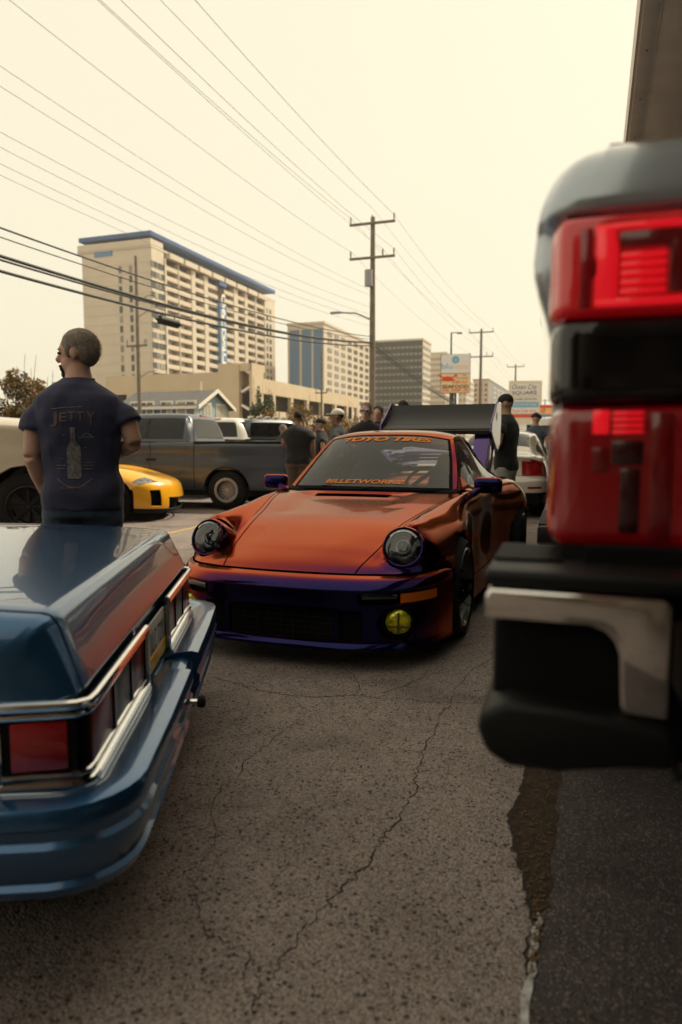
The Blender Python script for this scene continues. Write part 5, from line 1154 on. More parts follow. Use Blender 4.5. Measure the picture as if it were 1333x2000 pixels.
for q in cbn.panels({'body':TRP,'rear_window':TINT,'windshield':TINT},nt_,gap=.004,lip=0,center=(0,4,1.3),names={'body':'cab'}).values(): q.location=(W2/2,.7,0)
for s in(-1,1):
    MB().box((W2/2+s*1.0,5.05,1.27),(.06,3.8,.62)).build('cab_side',TRP,nt_,bevel=.02); MB().prism([(3.32,1.56),(5.55,1.56),(4.9,2.14),(3.4,2.14)],W2/2+s*.86,W2/2+s*.98).build('side_window',TINT,nt_)
# ================================================================ yellow coupe
YEL=carpaint('yellow_paint',(.85,.40,.010),.3,0)
Py=gnd(333,1019); thy=R(96); ys=empty('sports_coupe',(-2.66,11.86,0),thy,'bright yellow low sports coupe nosing out from behind the man in navy','car')
yc=Surf([
 [(0,.02,.13),(.42,.05,.13),(.68,.15,.13),(.83,.30,.13),(.90,.48,.14),(.915,.60,.15)],
 [(0,-.03,.24),(.42,.01,.25),(.69,.12,.26),(.85,.28,.27),(.91,.47,.28),(.92,.60,.28)],
 [(0,-.03,.40),(.42,.015,.41),(.68,.13,.43),(.84,.29,.44),(.905,.47,.44),(.92,.60,.42)],
 [(0,.02,.56),(.38,.06,.57),(.64,.18,.585),(.81,.35,.585),(.90,.5,.56),(.922,.62,.50)],
 [(0,.18,.655),(.36,.23,.665),(.60,.36,.685),(.77,.50,.675),(.89,.62,.615),(.925,.70,.50)],
 [(0,.55,.735),(.34,.58,.745),(.57,.66,.785),(.75,.76,.77),(.89,.84,.69),(.93,.92,.50)],
 [(0,1.0,.79),(.34,1.0,.80),(.60,1.0,.84),(.78,1.0,.825),(.905,1.0,.72),(.935,1.0,.50)],
 [(0,1.5,.87),(.36,1.5,.88),(.62,1.5,.88),(.80,1.5,.845),(.90,1.5,.71),(.92,1.5,.22)],
 [(0,2.1,1.15),(.36,2.1,1.14),(.52,2.1,1.09),(.72,2.1,.90),(.91,2.1,.69),(.92,2.1,.2)],
 [(0,2.7,1.28),(.34,2.7,1.27),(.50,2.7,1.21),(.72,2.7,.93),(.93,2.7,.72),(.93,2.7,.2)],
 [(0,3.5,1.18),(.3,3.5,1.16),(.45,3.5,1.09),(.74,3.5,.96),(.96,3.5,.78),(.95,3.5,.25)],
 [(0,4.2,.98),(.3,4.2,.97),(.5,4.2,.95),(.72,4.2,.90),(.90,4.2,.74),(.88,4.2,.35)],
 [(0,4.35,.5),(.3,4.35,.5),(.5,4.33,.5),(.72,4.28,.5),(.88,4.2,.5),(.87,4.18,.35)]],nu=6,nv=6)
def ycl(u,v,c):
    a=abs(v); s='r' if v>0 else 'l'
    if 3.15<u<3.95 and 2.35<a<4.05-(u-3.15)*.0 and a>2.35+(u-3.15)*.35: return 'headlight_'+s
    if .85<u<2.35 and 2.45<a<3.35: return 'hole'
    if .5<u<1.67 and a<1.84: return 'hole'
    if u<.55: return 'lip'
    if 7.15<u<8.6 and a<2: return 'windshield'
    if 7.6<u<10 and 2.15<a<2.95: return 'side_window_'+s
    if 3.6<u<7 and a<2: return 'hood'
yc.label(ycl)
for yw in(.98,3.45): yc.circ.append((yw,.34,.37)); yc.circle(yw,.34,.37,.5)
HLM=mat('lamp_cluster',(.16,.17,.18),.08,.5,coat=1,var=.9,vscale=14)
yc.panels({'body':YEL,'hood':YEL,'lip':BLACK,'headlight_r':HLM,'headlight_l':HLM,'windshield':TINT,'side_window_r':TINT,'side_window_l':TINT},ys,gap=.004,depth=.012,center=(0,2,.4),names={'headlight_r':'headlight','headlight_l':'headlight','side_window_r':'side_window','side_window_l':'side_window','lip':'splitter'},frames={'headlight_r':(.012,BLACK),'headlight_l':(.012,BLACK)})
V=[(-.86,.62,.14),(-.72,.28,.14),(-.4,.12,.14),(.4,.12,.14),(.72,.28,.14),(.86,.62,.14)]; V+=[(a,b,.60) for a,b,c in V]; mk('bumper_backing',V,[(i,i+1,i+7,i+6) for i in range(5)],INTER,ys)
for s in(-1,1):
    for yw in(.98,3.45): tyre_wheel(ys,(.905*s,yw,.34),s,.34,.25,.25,.04,DARKMET,10,DARKMET,'bar')
    MB().box((.5*s,.98,.4),(.5,.66,.5)).build('wheel_well',INTER,ys)
    MB().box((1.0*s,1.95,.93),(.2,.1,.12)).build('door_mirror',YEL,ys,bevel=.03)
# ================================================================ white sedan, right
WPB=carpaint('pearl_white',(.66,.60,.52),.3,.1)
cr_=np.array([3.20,11.25,0]); ws=empty('sedan',cr_-SN*.86,-SPSI,'white four-door sedan seen from behind, right of the orange car','car')
wsS=Surf([
 [(0,.06,.24),(.4,.07,.24),(.66,.10,.24),(.80,.20,.25),(.855,.36,.27),(.865,.50,.28)],
 [(0,.0,.42),(.4,.01,.42),(.68,.05,.42),(.82,.16,.42),(.875,.34,.42),(.885,.50,.40)],
 [(0,-.02,.60),(.4,-.01,.60),(.68,.04,.60),(.83,.15,.60),(.88,.34,.58),(.89,.52,.50)],
 [(0,.05,.66),(.4,.06,.66),(.67,.09,.66),(.81,.18,.66),(.875,.36,.63),(.89,.55,.54)],
 [(0,.07,.90),(.4,.08,.90),(.64,.11,.89),(.77,.20,.87),(.85,.38,.82),(.89,.6,.58)],
 [(0,.03,1.01),(.4,.04,1.005),(.60,.08,.99),(.71,.18,.96),(.82,.40,.90),(.89,.65,.60)],
 [(0,.30,1.05),(.4,.30,1.045),(.60,.32,1.03),(.70,.36,1.0),(.82,.50,.92),(.893,.72,.62)],
 [(0,.58,1.075),(.4,.58,1.07),(.58,.60,1.05),(.69,.62,1.0),(.82,.70,.93),(.895,.85,.62)],
 [(0,1.0,1.28),(.36,1.0,1.27),(.52,1.0,1.24),(.62,.98,1.14),(.82,.95,.94),(.90,1.0,.62)],
 [(0,1.35,1.39),(.36,1.35,1.38),(.50,1.35,1.34),(.60,1.33,1.24),(.83,1.3,.94),(.90,1.3,.60)],
 [(0,2.0,1.43),(.36,2.0,1.42),(.52,2.0,1.38),(.61,2.0,1.28),(.83,2.0,.93),(.90,2.0,.58)],
 [(0,2.6,1.40),(.36,2.6,1.39),(.52,2.6,1.35),(.61,2.6,1.25),(.83,2.6,.92),(.90,2.6,.55)],
 [(0,3.3,1.02),(.4,3.28,1.01),(.62,3.2,.99),(.70,3.2,.97),(.83,3.2,.90),(.90,3.2,.55)],
 [(0,4.1,.90),(.4,4.1,.90),(.62,4.1,.88),(.72,4.1,.86),(.82,4.1,.80),(.89,4.1,.55)],
 [(0,4.55,.72),(.4,4.53,.72),(.62,4.45,.71),(.72,4.4,.70),(.80,4.3,.66),(.86,4.2,.5)],
 [(0,4.62,.35),(.4,4.6,.35),(.62,4.5,.35),(.72,4.42,.35),(.80,4.32,.35),(.86,4.2,.35)]],nu=6,nv=6)
def wsl(u,v,c):
    a=abs(v); s='r' if v>0 else 'l'
    if 3.15<u<4.45 and 1.35<a<4.3 and not(a<2.0 and u>4.2): return 'tail_'+s
    if u<1.0: return 'diffuser'
    if 1.25<u<1.45 and 1.6<a<2.9: return 'reflector_'+s
    if 3.1<u<7.2 and a<2.15: return 'trunk_lid'
    if 7.45<u<8.95 and a<2.0: return 'rear_window'
    if 7.7<u<11.7 and 3.1<a<3.9: return 'side_window_'+s
    if 11.15<u<11.95 and a<2: return 'windshield'
    if 12<u and a<2.5: return 'hood'
wsS.label(wsl)
for yw in(.95,3.76): wsS.circ.append((yw,.32,.36)); wsS.circle(yw,.32,.36,.5)
wsS.panels({'body':WPB,'trunk_lid':WPB,'hood':WPB,'diffuser':BLACK,'tail_r':RED,'tail_l':RED,'reflector_r':RED,'reflector_l':RED,'rear_window':TINT,'windshield':TINT,'side_window_r':TINT,'side_window_l':TINT},ws,gap=.005,depth=.012,center=(0,2.3,.5),names={'tail_r':'tail_lamp','tail_l':'tail_lamp','reflector_r':'reflector','reflector_l':'reflector','side_window_r':'side_window','side_window_l':'side_window'},frames={'rear_window':(.02,SEAL)})
for s in(-1,1):
    for yw in(.95,3.76): tyre_wheel(ws,(.875*s,yw,.32),s,.32,.23,.22,.03,DARKMET,10,DARKMET,'bar')
    MB().box((.98*s,2.75,.98),(.2,.1,.13)).build('door_mirror',WPB,ws,bevel=.03); MB().box((.5*s,.95,.4),(.6,.66,.5)).build('wheel_well',INTER,ws)
MB().box((0,.045,.80),(.5,.012,.11)).build('licence_plate',MATS['plate_white'],ws)
MB().lathe([(0.02,.001),(.02,.035),(.04,.04)],c=(0,0,.955),axis='y',n=16).build('badge',mat('badge_blue',(.05,.12,.35),.2,coat=1),ws)
MB().box((0,2.3,.22),(1.5,4.0,.1)).build('floor_pan',INTER,ws)
# ================================================================ white suv further right
cv=at(1094,868,18.5); cv[2]=0; sv=empty('suv',cv,-SPSI,'white suv with dark rear window at far right behind the white sedan','car')
svS=Surf([[(0,.0,.4),(.5,.02,.4),(.82,.1,.4),(.92,.3,.4)],[(0,-.03,.75),(.5,-.01,.75),(.84,.08,.75),(.95,.3,.7)],[(0,.05,1.2),(.5,.06,1.2),(.80,.12,1.19),(.95,.4,1.1)],[(0,.30,1.78),(.45,.31,1.77),(.66,.36,1.73),(.78,.5,1.6)],[(0,.6,1.90),(.45,.6,1.89),(.68,.6,1.86),(.78,.6,1.74)],[(0,2.2,1.93),(.45,2.2,1.92),(.68,2.2,1.89),(.78,2.2,1.77)],[(0,2.9,1.86),(.45,2.9,1.85),(.68,2.9,1.82),(.8,2.9,1.7)],[(0,3.7,1.25),(.45,3.7,1.25),(.78,3.6,1.22),(.95,3.6,1.15)],[(0,4.7,1.1),(.45,4.7,1.1),(.78,4.65,1.06),(.93,4.6,1.0)],[(0,4.85,.5),(.45,4.85,.5),(.78,4.8,.5),(.9,4.7,.5)]],nu=5,nv=6)
svS.label(lambda u,v,c:'rear_window' if 2.15<u<2.9 and abs(v)<2 else('windshield' if 6.1<u<6.9 and abs(v)<2 else('tail_r' if 1.5<u<2.6 and abs(v)>2.1 and v>0 and c[1]<.35 else('tail_l' if 1.5<u<2.6 and v<-2.1 and c[1]<.35 else None))))
svS.panels({'body':WPB,'rear_window':TINT,'windshield':TINT,'tail_r':RED,'tail_l':RED},sv,gap=.005,center=(0,2.4,1),lip=0,names={'tail_r':'tail_lamp','tail_l':'tail_lamp'})
for s in(-1,1):
    MB().box((.93*s,2.3,.75),(.06,3.6,.75)).build('side_panel',WPB,sv,bevel=.02); MB().prism([(.6,1.15),(3.5,1.15),(2.9,1.68),(.7,1.72)],.80*s,.9*s).build('side_window',TINT,sv)
    for yw in(.95,3.8): tyre_wheel(sv,(.97*s,yw,.37),s,.37,.24,.24,.03,DARKMET,8,DARKMET,'bar')
# ================================================================ people
from mathutils.bvhtree import BVHTree
from mathutils import noise as MN
SKIN=mat('skin_light',(.56,.32,.235),.55,var=.08,vscale=14); SKIN2=mat('skin_brown',(.20,.11,.075),.5,var=.08,vscale=14); SKIN3=mat('skin_tan',(.42,.25,.17),.55,var=.08,vscale=14)
def cloth(name,c): return mat(name,c,.9,var=.12,vscale=9,sheen=.15,bump=.12,bscale=220)
def wrinkle(me,amp,k):
    n=len(me.vertices); C=np.empty(n*3); me.vertices.foreach_get('co',C); C=C.reshape(-1,3); Nn=np.array([v.vector[:] for v in me.vertex_normals]); x,y,z=C.T
    f=np.sin(11*x+5*z+2*np.sin(9*z+3*x))*.5+np.sin(23*z-17*x+2.5*np.sin(13*x-6*z)+8*y)*.32+np.sin(38*z+21*x+3*np.sin(15*z))*.16
    C+=Nn*(f*amp*np.where(z<1.2*k,1.0,.55))[:,None]; me.vertices.foreach_set('co',C.ravel()); me.update()
def rings(mb,L,n=20):
    """closed loft of horizontal-ish ellipses (x,y,z,rx,ry)"""
    V=[]
    for x,y,z,rx,ry in L:
        for k in range(n):
            a=2*math.pi*k/n; c_,s_=math.cos(a),math.sin(a)
            V.append((x+rx*math.copysign(abs(c_)**.85,c_),y+ry*math.copysign(abs(s_)**.85,s_),z))
    Fc=[(i*n+k,i*n+(k+1)%n,(i+1)*n+(k+1)%n,(i+1)*n+k) for i in range(len(L)-1) for k in range(n)]+[tuple(range(n))[::-1],tuple((len(L)-1)*n+k for k in range(n))]
    return mb.add(V,Fc)
def hand(mb,w,d,side,up=(0,0,1),curl=.5,k=1):
    """palm and five bent fingers at wrist w, pointing along d"""
    w=np.array(w,float); d=np.array(d,float); d/=np.linalg.norm(d); u=np.cross(d,np.array(up,float)); u/=np.linalg.norm(u)+1e-9; v=np.cross(u,d)
    mb.tube([w-d*.02,w+d*.03*k,w+d*.085*k],[.026*k,.034*k,.036*k],10)
    for i,(o_,l_) in enumerate(((-.028,.060),(-.010,.075),(.009,.072),(.027,.056))):
        b=w+d*.085*k+v*o_*k; c1=b+(d*math.cos(curl*.6)+u*side*math.sin(curl*.6))*l_*.5*k; c2=c1+(d*math.cos(curl*1.6)+u*side*math.sin(curl*1.6))*l_*.5*k
        mb.tube([b,c1,c2],[.0095*k,.009*k,.0075*k],6)
    b=w+d*.03*k-v*.03*k; c1=b+(d*.6-v*.7)*.035*k; c2=c1+(d*.85-v*.2+u*side*.4)*.03*k; mb.tube([b,c1,c2],[.012*k,.011*k,.009*k],6)
def person(P,th,hgt,label,shirt,pants,skin=SKIN,hair=(.03,.022,.018),yaw=0,pitch=0,L=None,Rr=None,big=1.0,voxel=.014,cap=None,hairst='short',shoes=(.03,.03,.03),beard=None,shorts=False,sleeve=.55,stance=.11,print_=None,glasses=None,watch=False,name='person',lean=0,strands=0):
    k=hgt/1.78; o=empty(name,P,th,label,'person')
    L=L or [(-.20,0,1.43),(-.26,-.02,1.14),(-.25,.07,.89)]; Rr=Rr or [(.20,0,1.43),(.26,-.02,1.14),(.25,.07,.89)]
    S=lambda p:tuple(q*k for q in p)
    b=MB(); B=big; up=lambda z:z+.035*min(1,max(0,(z-1.15)/.2)); L=[(a,c,up(e)) for a,c,e in L]; Rr=[(a,c,up(e)) for a,c,e in Rr]
    tor=[(0,0,.86,.155*B,.105*B),(0,0,.95,.165*B,.115*B),(0,0,1.05,.150*B,.105*B),(0,.0,1.18,.160*B,.110*B),(0,-.005,1.30,.180*B,.115*B),(0,-.005,1.39,.172*B,.100*B),(0,0,1.45,.095,.075),(0,.0,1.50,.060,.060)]
    tor=[(x,y,up(z),rx,ry) for x,y,z,rx,ry in tor]
    rings(b,[(x*k,y*k,z*k,rx*k,ry*k) for x,y,z,rx,ry in tor])
    b.tube([S((0,.0,1.45)),S((0,.008,1.53)),S((0,.01,1.60))],[.070*k*B,.062*k*B,.056*k],14)
    for s in(-1,1):
        b.tube([S((s*.09,0,.90)),S((s*(stance*.95),.01,.50)),S((s*stance,-.01,.09))],[.088*k*B,.058*k,.042*k],12); b.tube([S((s*stance,-.05,.05)),S((s*stance*1.1,.06,.045)),S((s*stance*1.15,.15,.03))],[.04*k,.042*k,.03*k],10)
    for A,s in((L,-1),(Rr,1)):
        b.tube([S((A[0][0]*.8,A[0][1],A[0][2]-.12)),S((A[0][0],A[0][1],A[0][2]-.115)),S(tuple((A[0][i]+A[1][i])/2 for i in range(3))),S(A[1])],[.045*k*B,.048*k*B,.049*k*B,.043*k],12); b.tube([S(A[1]),S(tuple(A[1][i]*.6+A[2][i]*.4 for i in range(3))),S(A[2])],[.042*k,.043*k,.028*k],12)
        d=np.array(A[2])-np.array(A[1]); hand(b,S(A[2]),d,-s*1.0,up=(0,1,0) if abs(d[1])<abs(d[2]) else (0,0,1),k=k)
    # head
    hm=Matrix.Rotation(yaw,3,'Z')@Matrix.Rotation(pitch,3,'X'); hc=np.array(S((0,.015,1.655)))
    H_=lambda p:tuple(hc+np.array(hm@Vector(p))*k)
    hd=MB(); ellipsoid(hd,(0,-.005,.025),(.076,.097,.095),20); ellipsoid(hd,(0,.02,-.045),(.058,.072,.075),18); ellipsoid(hd,(0,.055,-.085),(.036,.035,.030),12)
    hd.tube([(0,.088,.015),(0,.112,-.022),(0,.100,-.035)],[.010,.016,.012],8); ellipsoid(hd,(0,.092,-.062),(.024,.010,.007),8); ellipsoid(hd,(0,.093,-.073),(.021,.009,.007),8)
    for s in(-1,1):
        ellipsoid(hd,(s*.078,-.008,-.005),(.010,.022,.034),10); ellipsoid(hd,(s*.033,.083,.028),(.024,.012,.009),8)
    b.add([H_(v) for v in hd.V],hd.F)
    remesh('body',b,skin,o,voxel,2)
    for s in(-1,1):
        e=MB(); ellipsoid(e,(s*.032,.086,.008),(.013,.010,.008),10); MB().add([H_(v) for v in e.V],e.F).build('eye',mat('eye',(.10,.08,.07),.2),o,True)
    # shirt
    t=MB(); g=.022
    rings(t,[(x*k,y*k,z*k,(rx+g*(1.3 if z<1.1 else 1))*k,(ry+g*(1.35 if z<1.1 else 1.1))*k) for x,y,z,rx,ry in tor[:5]]+[(0,-.005*k,up(1.375)*k,.203*B*k,.124*B*k),(0,-.004*k,up(1.405)*k,.192*B*k,.116*B*k),(0,0,up(1.432)*k,.155*B*k,.104*B*k),(0,0,up(1.458)*k,.118*B*k,.092*B*k),(0,.003*k,up(1.482)*k,.088*k,.078*k),(0,.005*k,up(1.500)*k,.073*k,.071*k)])
    for A,s in((L,-1),(Rr,1)):
        a0,a1=np.array(A[0]),np.array(A[1]); e=a0*(1-sleeve)+a1*sleeve
        t.tube([S((A[0][0]*.50,A[0][1],A[0][2]-.115)),S((A[0][0]*.93,A[0][1],A[0][2]-.093)),S(tuple(a0*.45+e*.55-np.array([0,0,.030]))),S(tuple(e))],[.060*k*B,.064*k*B,.068*k*B,.072*k*B],14)
    sh=remesh('shirt',t,shirt,o,voxel*1.05,3)
    wrinkle(sh.data,.012,k)
    cr2=MB(); cr2.tube([(.074*k*math.cos(a),.005*k+.072*k*math.sin(a),up(1.492)*k+.006*math.sin(a)) for a in np.linspace(0,2*math.pi,24)],.007,6,False); cr2.build('collar',shirt,o,True)
    # trousers
    p=MB(); rings(p,[(0,0,1.0*k,.165*B*k,.122*B*k),(0,0,.93*k,.178*B*k,.130*B*k),(0,0,.82*k,.175*B*k,.125*B*k)])
    for s in(-1,1):
        if shorts: p.tube([S((s*.09,0,.90)),S((s*stance*.95,.0,.50))],[.10*k*B,.088*k],14)
        else: p.tube([S((s*.09,0,.90)),S((s*stance*.97,.005,.50)),S((s*stance,-.01,.07))],[.105*k*B,.080*k,.068*k],14)
    pt_=remesh('trousers' if not shorts else 'shorts',p,pants,o,voxel*1.1,3)
    wrinkle(pt_.data,.008,k)
    for s in(-1,1):
        q=MB(); q.tube([S((s*stance,-.075,.045)),S((s*stance,-.02,.055)),S((s*stance*1.1,.08,.048)),S((s*stance*1.15,.175,.035))],[.040*k,.050*k,.048*k,.036*k],12); remesh('shoe',q,shoes if not isinstance(shoes,tuple) else mat('shoe_%.2f_%.2f'%shoes[:2],shoes,.6),o,voxel,2)
    # hair or cap
    hr=MB(); HM=mat('hair_%.3f_%.3f'%hair[:2],hair,.85,var=.35,vscale=60,bump=.6,bscale=160) if hair else None
    if hairst=='short':
        ellipsoid(hr,(0,-.014,.040),(.082,.099,.092),20)
        hh=[v for v in hr.V]; V=[(x,y,max(z,-.030+.075*max(0,(y+.02)/.11)) ) for x,y,z in hh]; V=[(x,min(y,.072+.0*z),z) for x,y,z in V]
        hr.V=V
        ellipsoid(hr,(0,-.045,.005),(.0795,.062,.075),16)
        for s in(-1,1): ellipsoid(hr,(s*.068,.028,.012),(.012,.018,.040),10)
    elif hairst=='curly':
        for _ in range(70):
            d=np.random.normal(size=3); d/=np.linalg.norm(d); d[2]=abs(d[2])*.9-.1
            if d[1]>.5 and d[2]<.4: continue
            ellipsoid(hr,(d[0]*.092,d[1]*.105-.015,d[2]*.11+.045),(.028,.028,.028),8)
    elif hairst=='buzz':
        ellipsoid(hr,(0,-.010,.036),(.079,.099,.090),18); hr.V=[(x,min(y,.075),max(z,-.02)) for x,y,z in hr.V]
    if hr.V and HM: MBh=MB().add([H_(v) for v in hr.V],hr.F); remesh('hair',MBh,HM,o,voxel*.75,1)
    if strands:
        sv=MB(); rng=np.random.RandomState(3)
        for _ in range(strands):
            a=rng.uniform(0,2*math.pi); el=math.asin(rng.uniform(-.62,1)); d=np.array([math.cos(a)*math.cos(el),math.sin(a)*math.cos(el),math.sin(el)])
            if d[1]>.30+.5*max(0,d[2]) and d[2]<.75 or (d[2]<-.1 and d[1]>-.15): continue
            p=np.array([0,-.012,.030])+d*np.array([.079,.099,.094]); t_=d*.5+np.array([0,-.5,-.55])+rng.normal(size=3)*.3; t_/=np.linalg.norm(t_); l_=rng.uniform(.008,.016); q=np.cross(t_,d); q/=np.linalg.norm(q)+1e-9
            sv.add([H_(tuple(p-q*.0009)),H_(tuple(p+q*.0009)),H_(tuple(p+t_*l_+d*.004))],[(0,1,2)])
        sv.build('hair_strands',mat('grey_strand',(.40,.34,.28),.7,var=.55,vscale=45),o)['kind']='stuff'
    if cap:
        c_=MB(); ellipsoid(c_,(0,-.008,.050),(.088,.106,.082),20); c_.V=[(x,y,max(z,.035)) for x,y,z in c_.V]
        c_.prism([(-.07,.06),(.07,.06),(.062,.13),(.03,.165),(-.03,.165),(-.062,.13)],.040,.052,'z')
        MB().add([H_(v) for v in c_.V],c_.F).build('cap',cap,o,True,50)
    if beard:
        q=MB(); ellipsoid(q,(0,.066,-.098),(.034,.034,.028),12); ellipsoid(q,(0,.094,-.052),(.030,.012,.007),8); 
        for s in(-1,1): q.tube([(s*.026,.092,-.055),(s*.032,.080,-.085)],[.008,.010],6)
        remesh('beard',MB().add([H_(v) for v in q.V],q.F),mat('beard',beard,.9,bump=.5,bscale=200),o,.008,1)
    if glasses:
        q=MB()
        for s in(-1,1): q.box((s*.035,.100,.010),(.054,.012,.034)); q.tube([(s*.064,.095,.014),(s*.082,.0,.010)],.004,5)
        q.box((0,.102,.016),(.02,.008,.008)); MB().add([H_(v) for v in q.V],q.F).build('sunglasses',glasses,o,bevel=.004)
    if watch:
        w_=np.array(S(L[2])); d=np.array(L[2])-np.array(L[1]); d/=np.linalg.norm(d); MB().tube([w_-d*.035,w_-d*.008],[.035,.033],14).build('wristwatch',BLACK,o,True)
    return o,sh
def back_print(sh,parent,shapes,direction=1,axis=1):
    """lay flat print shapes (name,V,F,mat) on the shirt by casting rays at it"""
    me=sh.data; bv=BVHTree.FromPolygons([v.co for v in me.vertices],[tuple(p.vertices) for p in me.polygons])
    for nm,V,Fc,m in shapes:
        out_=[]
        for x,z in V:
            if axis==1:
                h_=bv.ray_cast(Vector((x,-direction,z)),Vector((0,direction,0))); p=h_[0]
                out_.append((x,(p.y if p else -.14*direction)-.004*direction,z))
        mk(nm,out_,Fc,m,parent,False)
# --- the man in navy, back to us
NAVY=cloth('navy_cotton',(.032,.034,.075)); DENIM=cloth('dark_denim',(.030,.052,.090)); 
m1,sh1=person((-1.345,3.72,0),R(6),1.775,'man in navy t-shirt with bottle print standing behind the blue sedan',NAVY,DENIM,SKIN,hair=(.25,.205,.165),yaw=R(82),pitch=R(-4),
   L=[(-.20,0,1.425),(-.232,-.05,1.13),(-.185,.03,.92)],Rr=[(.20,0,1.425),(.275,-.03,1.19),(.11,.20,1.13)],big=1.10,voxel=.0105,beard=(.035,.025,.02),watch=True,strands=5200,sleeve=.62,shoes=(.05,.045,.04))
INK=mat('faded_ink_pink',(.15,.085,.08),.9); INKW=mat('faded_ink_grey',(.16,.14,.14),.9,var=.5,vscale=70)
shp=[]
def flat(V): return [(x,z) for x,z in V]
for ch,x,z,w_,h_ in(('J',-.092,1.315,.036,.075),('E',-.045,1.325,.034,.045),('T',-.002,1.33,.036,.045),('T',.040,1.33,.036,.045),('Y',.090,1.32,.040,.070)):
    V,Fc=text_fit(ch,w_,h_,off=.012); shp.append(('shirt_lettering',[(a+x,b+z) for a,b,_ in V],Fc,INK))
bot=[(-.014,1.275),(.014,1.275),(.014,1.262),(.011,1.258),(.011,1.215),(.026,1.19),(.034,1.165),(.034,1.03),(.028,1.02),(-.028,1.02),(-.034,1.03),(-.034,1.165),(-.026,1.19),(-.011,1.215),(-.011,1.258),(-.014,1.262)]
n=len(bot); pts=bot+[(x*.0,z) for x,z in bot]
V=[];Fc=[]; zs=[1.275,1.262,1.258,1.215,1.20,1.185,1.165,1.14,1.12,1.10,1.08,1.06,1.04,1.03,1.02]; ws_=[.014,.014,.011,.011,.018,.028,.034,.034,.034,.034,.034,.034,.034,.034,.028]
for z,w_ in zip(zs,ws_): V+=[(-w_,z),(0,z),(w_,z)]
for i in range(len(zs)-1): Fc+=[(3*i,3*i+1,3*i+4,3*i+3),(3*i+1,3*i+2,3*i+5,3*i+4)]
shp.append(('shirt_print_bottle',V,Fc,INKW))
def strip(P,w_=.0016):
    V=[];
    for i,(x,z) in enumerate(P):
        a=P[max(0,i-1)]; b=P[min(len(P)-1,i+1)]; d=np.array([b[0]-a[0],b[1]-a[1]]); d/=np.linalg.norm(d)+1e-9; V+=[(x-d[1]*w_,z+d[0]*w_),(x+d[1]*w_,z-d[0]*w_)]
    return V,[(2*i,2*i+1,2*i+3,2*i+2) for i in range(len(P)-1)]
for P in ([(-.085+.17*t,1.02-.045*math.sin(math.pi*t)) for t in np.linspace(0,1,18)],[(.04+.006*i,1.10+.001*(i%2)) for i in range(10)],[(.038+.006*i,1.085+.0015*(i%2)) for i in range(10)],[(.04+.006*i,1.068+.002*(i%2)) for i in range(9)],[(-.09+.006*i,1.085+.002*(i%2)) for i in range(9)],[(-.088+.006*i,1.070+.002*(i%2)) for i in range(9)],[(.03,1.225),(.06,1.227),(.10,1.226)],[(.045,1.23),(.055,1.242),(.07,1.245),(.082,1.238),(.09,1.228)],[(-.05,1.235),(-.035,1.24)],[(.05,1.175),(.065,1.176)],[(-.07,1.12),(-.055,1.121)],[(-.10,1.365),(-.03,1.372),(.05,1.376)]):
    V,Fc=strip(P,.0022); shp.append(('shirt_print_line',V,Fc,INKW))
V,Fc=text_fit('SURF CO',.14,.018); shp.append(('shirt_lettering',[(a,b+.955+.02) for a,b,_ in V],Fc,INK))
back_print(sh1,m1,shp)
BLKC=cloth('black_cotton',(.010,.010,.011)); GREYC=cloth('grey_fleece',(.34,.32,.30)); SLATE=cloth('slate_cotton',(.06,.075,.11)); KHA=cloth('brown_khaki',(.075,.05,.035)); PALEJ=cloth('pale_denim',(.28,.36,.45)); WTEE=cloth('white_cotton',(.62,.60,.56)); CHAR=cloth('charcoal_shirt',(.030,.032,.038))
def pos(px,Y): p=at(px,868,Y); return (p[0],Y,0)
bent=[(.20,0,1.43),(.27,.02,1.17),(.10,.26,1.20)]; bentL=[(-.20,0,1.43),(-.27,.02,1.17),(-.08,.26,1.20)]
V_=.022
person(pos(583,12.2),R(-8),1.76,'large man in black t-shirt with his back turned beside the gunmetal tailgate',BLKC,KHA,SKIN2,(.012,.010,.009),big=1.3,voxel=V_,hairst='buzz',L=bentL)
person(pos(553,15.6),R(-120),1.62,'grey-haired person in black behind the tailgate of the gunmetal truck',BLKC,DENIM,SKIN3,(.20,.17,.15),voxel=V_)
person(pos(628,14.2),R(95),1.70,'person in black cap and black t-shirt facing left, background',BLKC,DENIM,SKIN3,(.02,.015,.012),voxel=V_,cap=mat('black_cap',(.012,.012,.012),.8),hairst='buzz')
person(pos(612,15.4),R(150),1.62,'person with purple patterned shirt partly hidden behind the black-capped one',cloth('plum_cotton',(.14,.06,.11)),DENIM,SKIN,(.05,.03,.02),voxel=V_)
person(pos(661,10.8),R(78),1.72,'man in white baseball cap and charcoal shirt facing left behind the orange car',CHAR,WTEE,SKIN2,(.012,.010,.009),yaw=R(5),voxel=.016,cap=mat('white_cap',(.66,.62,.55),.8),hairst='buzz',shorts=True)
sg_,ssh=person(pos(716,9.3),R(165),1.735,'man in black t-shirt wearing mirrored sunglasses beside the rear wing',BLKC,DENIM,SKIN,(.26,.17,.12),big=1.25,voxel=.014,hairst='buzz',glasses=mat('mirror_lens',(.25,.32,.42),.05,.9))
V,Fc=text_fit('RWB',.07,.03,off=.02); back_print(ssh,sg_,[('shirt_lettering',[(-a-.06,b+1.33) for a,b,_ in V],Fc,mat('orange_ink',(.60,.10,.02),.8))],-1)
person(pos(739,10.9),R(160),1.77,'dark-haired man in dark shirt half hidden behind the man in sunglasses',CHAR,DENIM,SKIN,(.03,.02,.016),voxel=V_,cap=None)
person(pos(787,10.6),R(20),1.83,'person whose dark hair shows above the rear wing',CHAR,DENIM,SKIN3,(.03,.018,.013),voxel=V_)
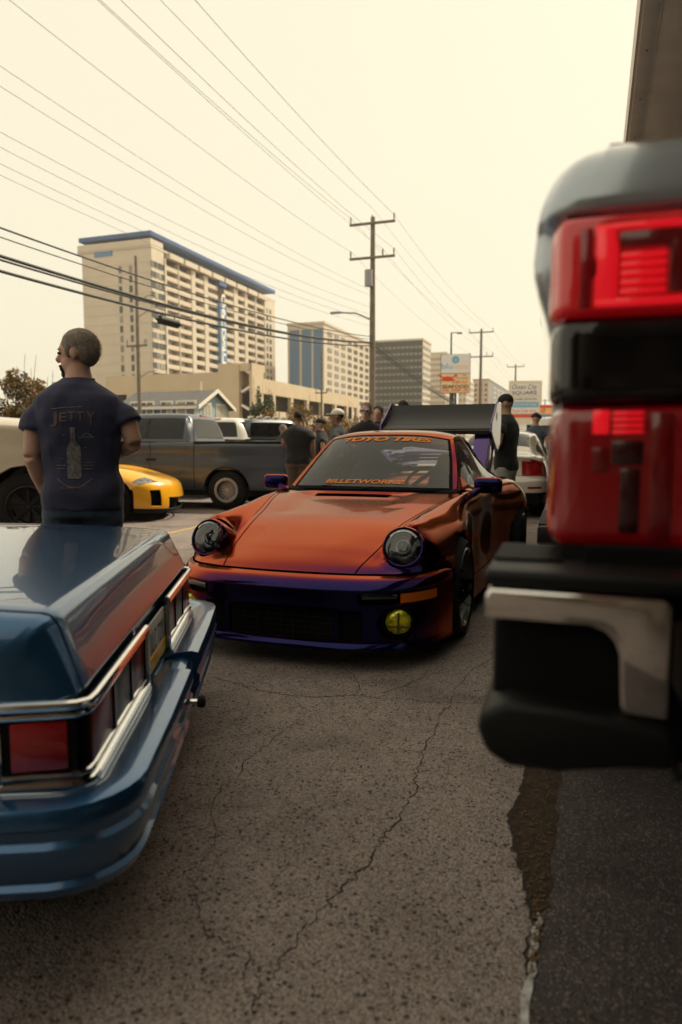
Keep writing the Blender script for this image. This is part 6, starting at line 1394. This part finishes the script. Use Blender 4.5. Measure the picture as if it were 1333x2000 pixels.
rm,rsh=person(pos(989,8.75),R(62),1.80,'man in black t-shirt and grey sweatpants looking down beside the rear wing',BLKC,GREYC,SKIN3,(.018,.014,.012),yaw=R(10),pitch=R(-22),L=bentL,Rr=bent,voxel=.014,hairst='buzz',shoes=(.4,.35,.3))
person(pos(1046,16.4),R(-25),1.88,'curly-haired man in slate blue t-shirt behind the white sedan',SLATE,DENIM,SKIN3,(.035,.02,.014),pitch=R(-25),voxel=V_,hairst='curly')
person((2.72,8.12,0),R(150),1.78,'person in pale jeans and bright sneakers, mirrored in the orange door',WTEE,PALEJ,SKIN,(.05,.03,.02),voxel=.016,shoes=mat('bright_sneaker',(.55,.20,.03),.6,var=.9,vscale=18))
# ================================================================ behind the camera: building added to darken reflections, trees inferred from reflections
bb=empty('building',(-6,-15,0),R(4),'unseen brown building added behind the viewpoint to darken reflections','building')
MB().box((0,-4,3.2),(44,8,6.4)).build('wall',mat('brown_stucco',(.24,.18,.14),.9,var=.1,vscale=1),bb); MB().box((0,-4,6.6),(45,9,.4)).build('roof_slab',mat('roof_edge',(.08,.06,.05),.9),bb)
for k in range(9): MB().box((-18+4.5*k,.03,1.7),(2.6,.1,2.2)).build('window',WDARK,bb)
for k,(x,h_) in enumerate(((-9,7.5),(3,8.5),(8,7))):
    shrub((x,-10-k,0),4,4,h_,GRN,'leafy tree behind the viewpoint, %s from the left'%ORD[k],3000,.16,'tree','tree',clumps=18,trunk=.6)

# warm seaside haze
hz=MB().box((0,300,34),(700,900,72)).build('haze',None); hz['kind']='stuff'; hz['label']='thin warm haze over the whole street'; hz['category']='haze'
hm=bpy.data.materials.new('haze_air'); hm.use_nodes=True; n_=hm.node_tree; n_.nodes.clear(); ho=n_.nodes.new('ShaderNodeOutputMaterial'); hv=n_.nodes.new('ShaderNodeVolumePrincipled')
hv.inputs['Color'].default_value=(.95,.90,.80,1); hv.inputs['Density'].default_value=.00036; hv.inputs['Anisotropy'].default_value=.35; n_.links.new(hv.outputs[0],ho.inputs['Volume']); hz.data.materials.append(hm)
SC.cycles.volume_bounces=0
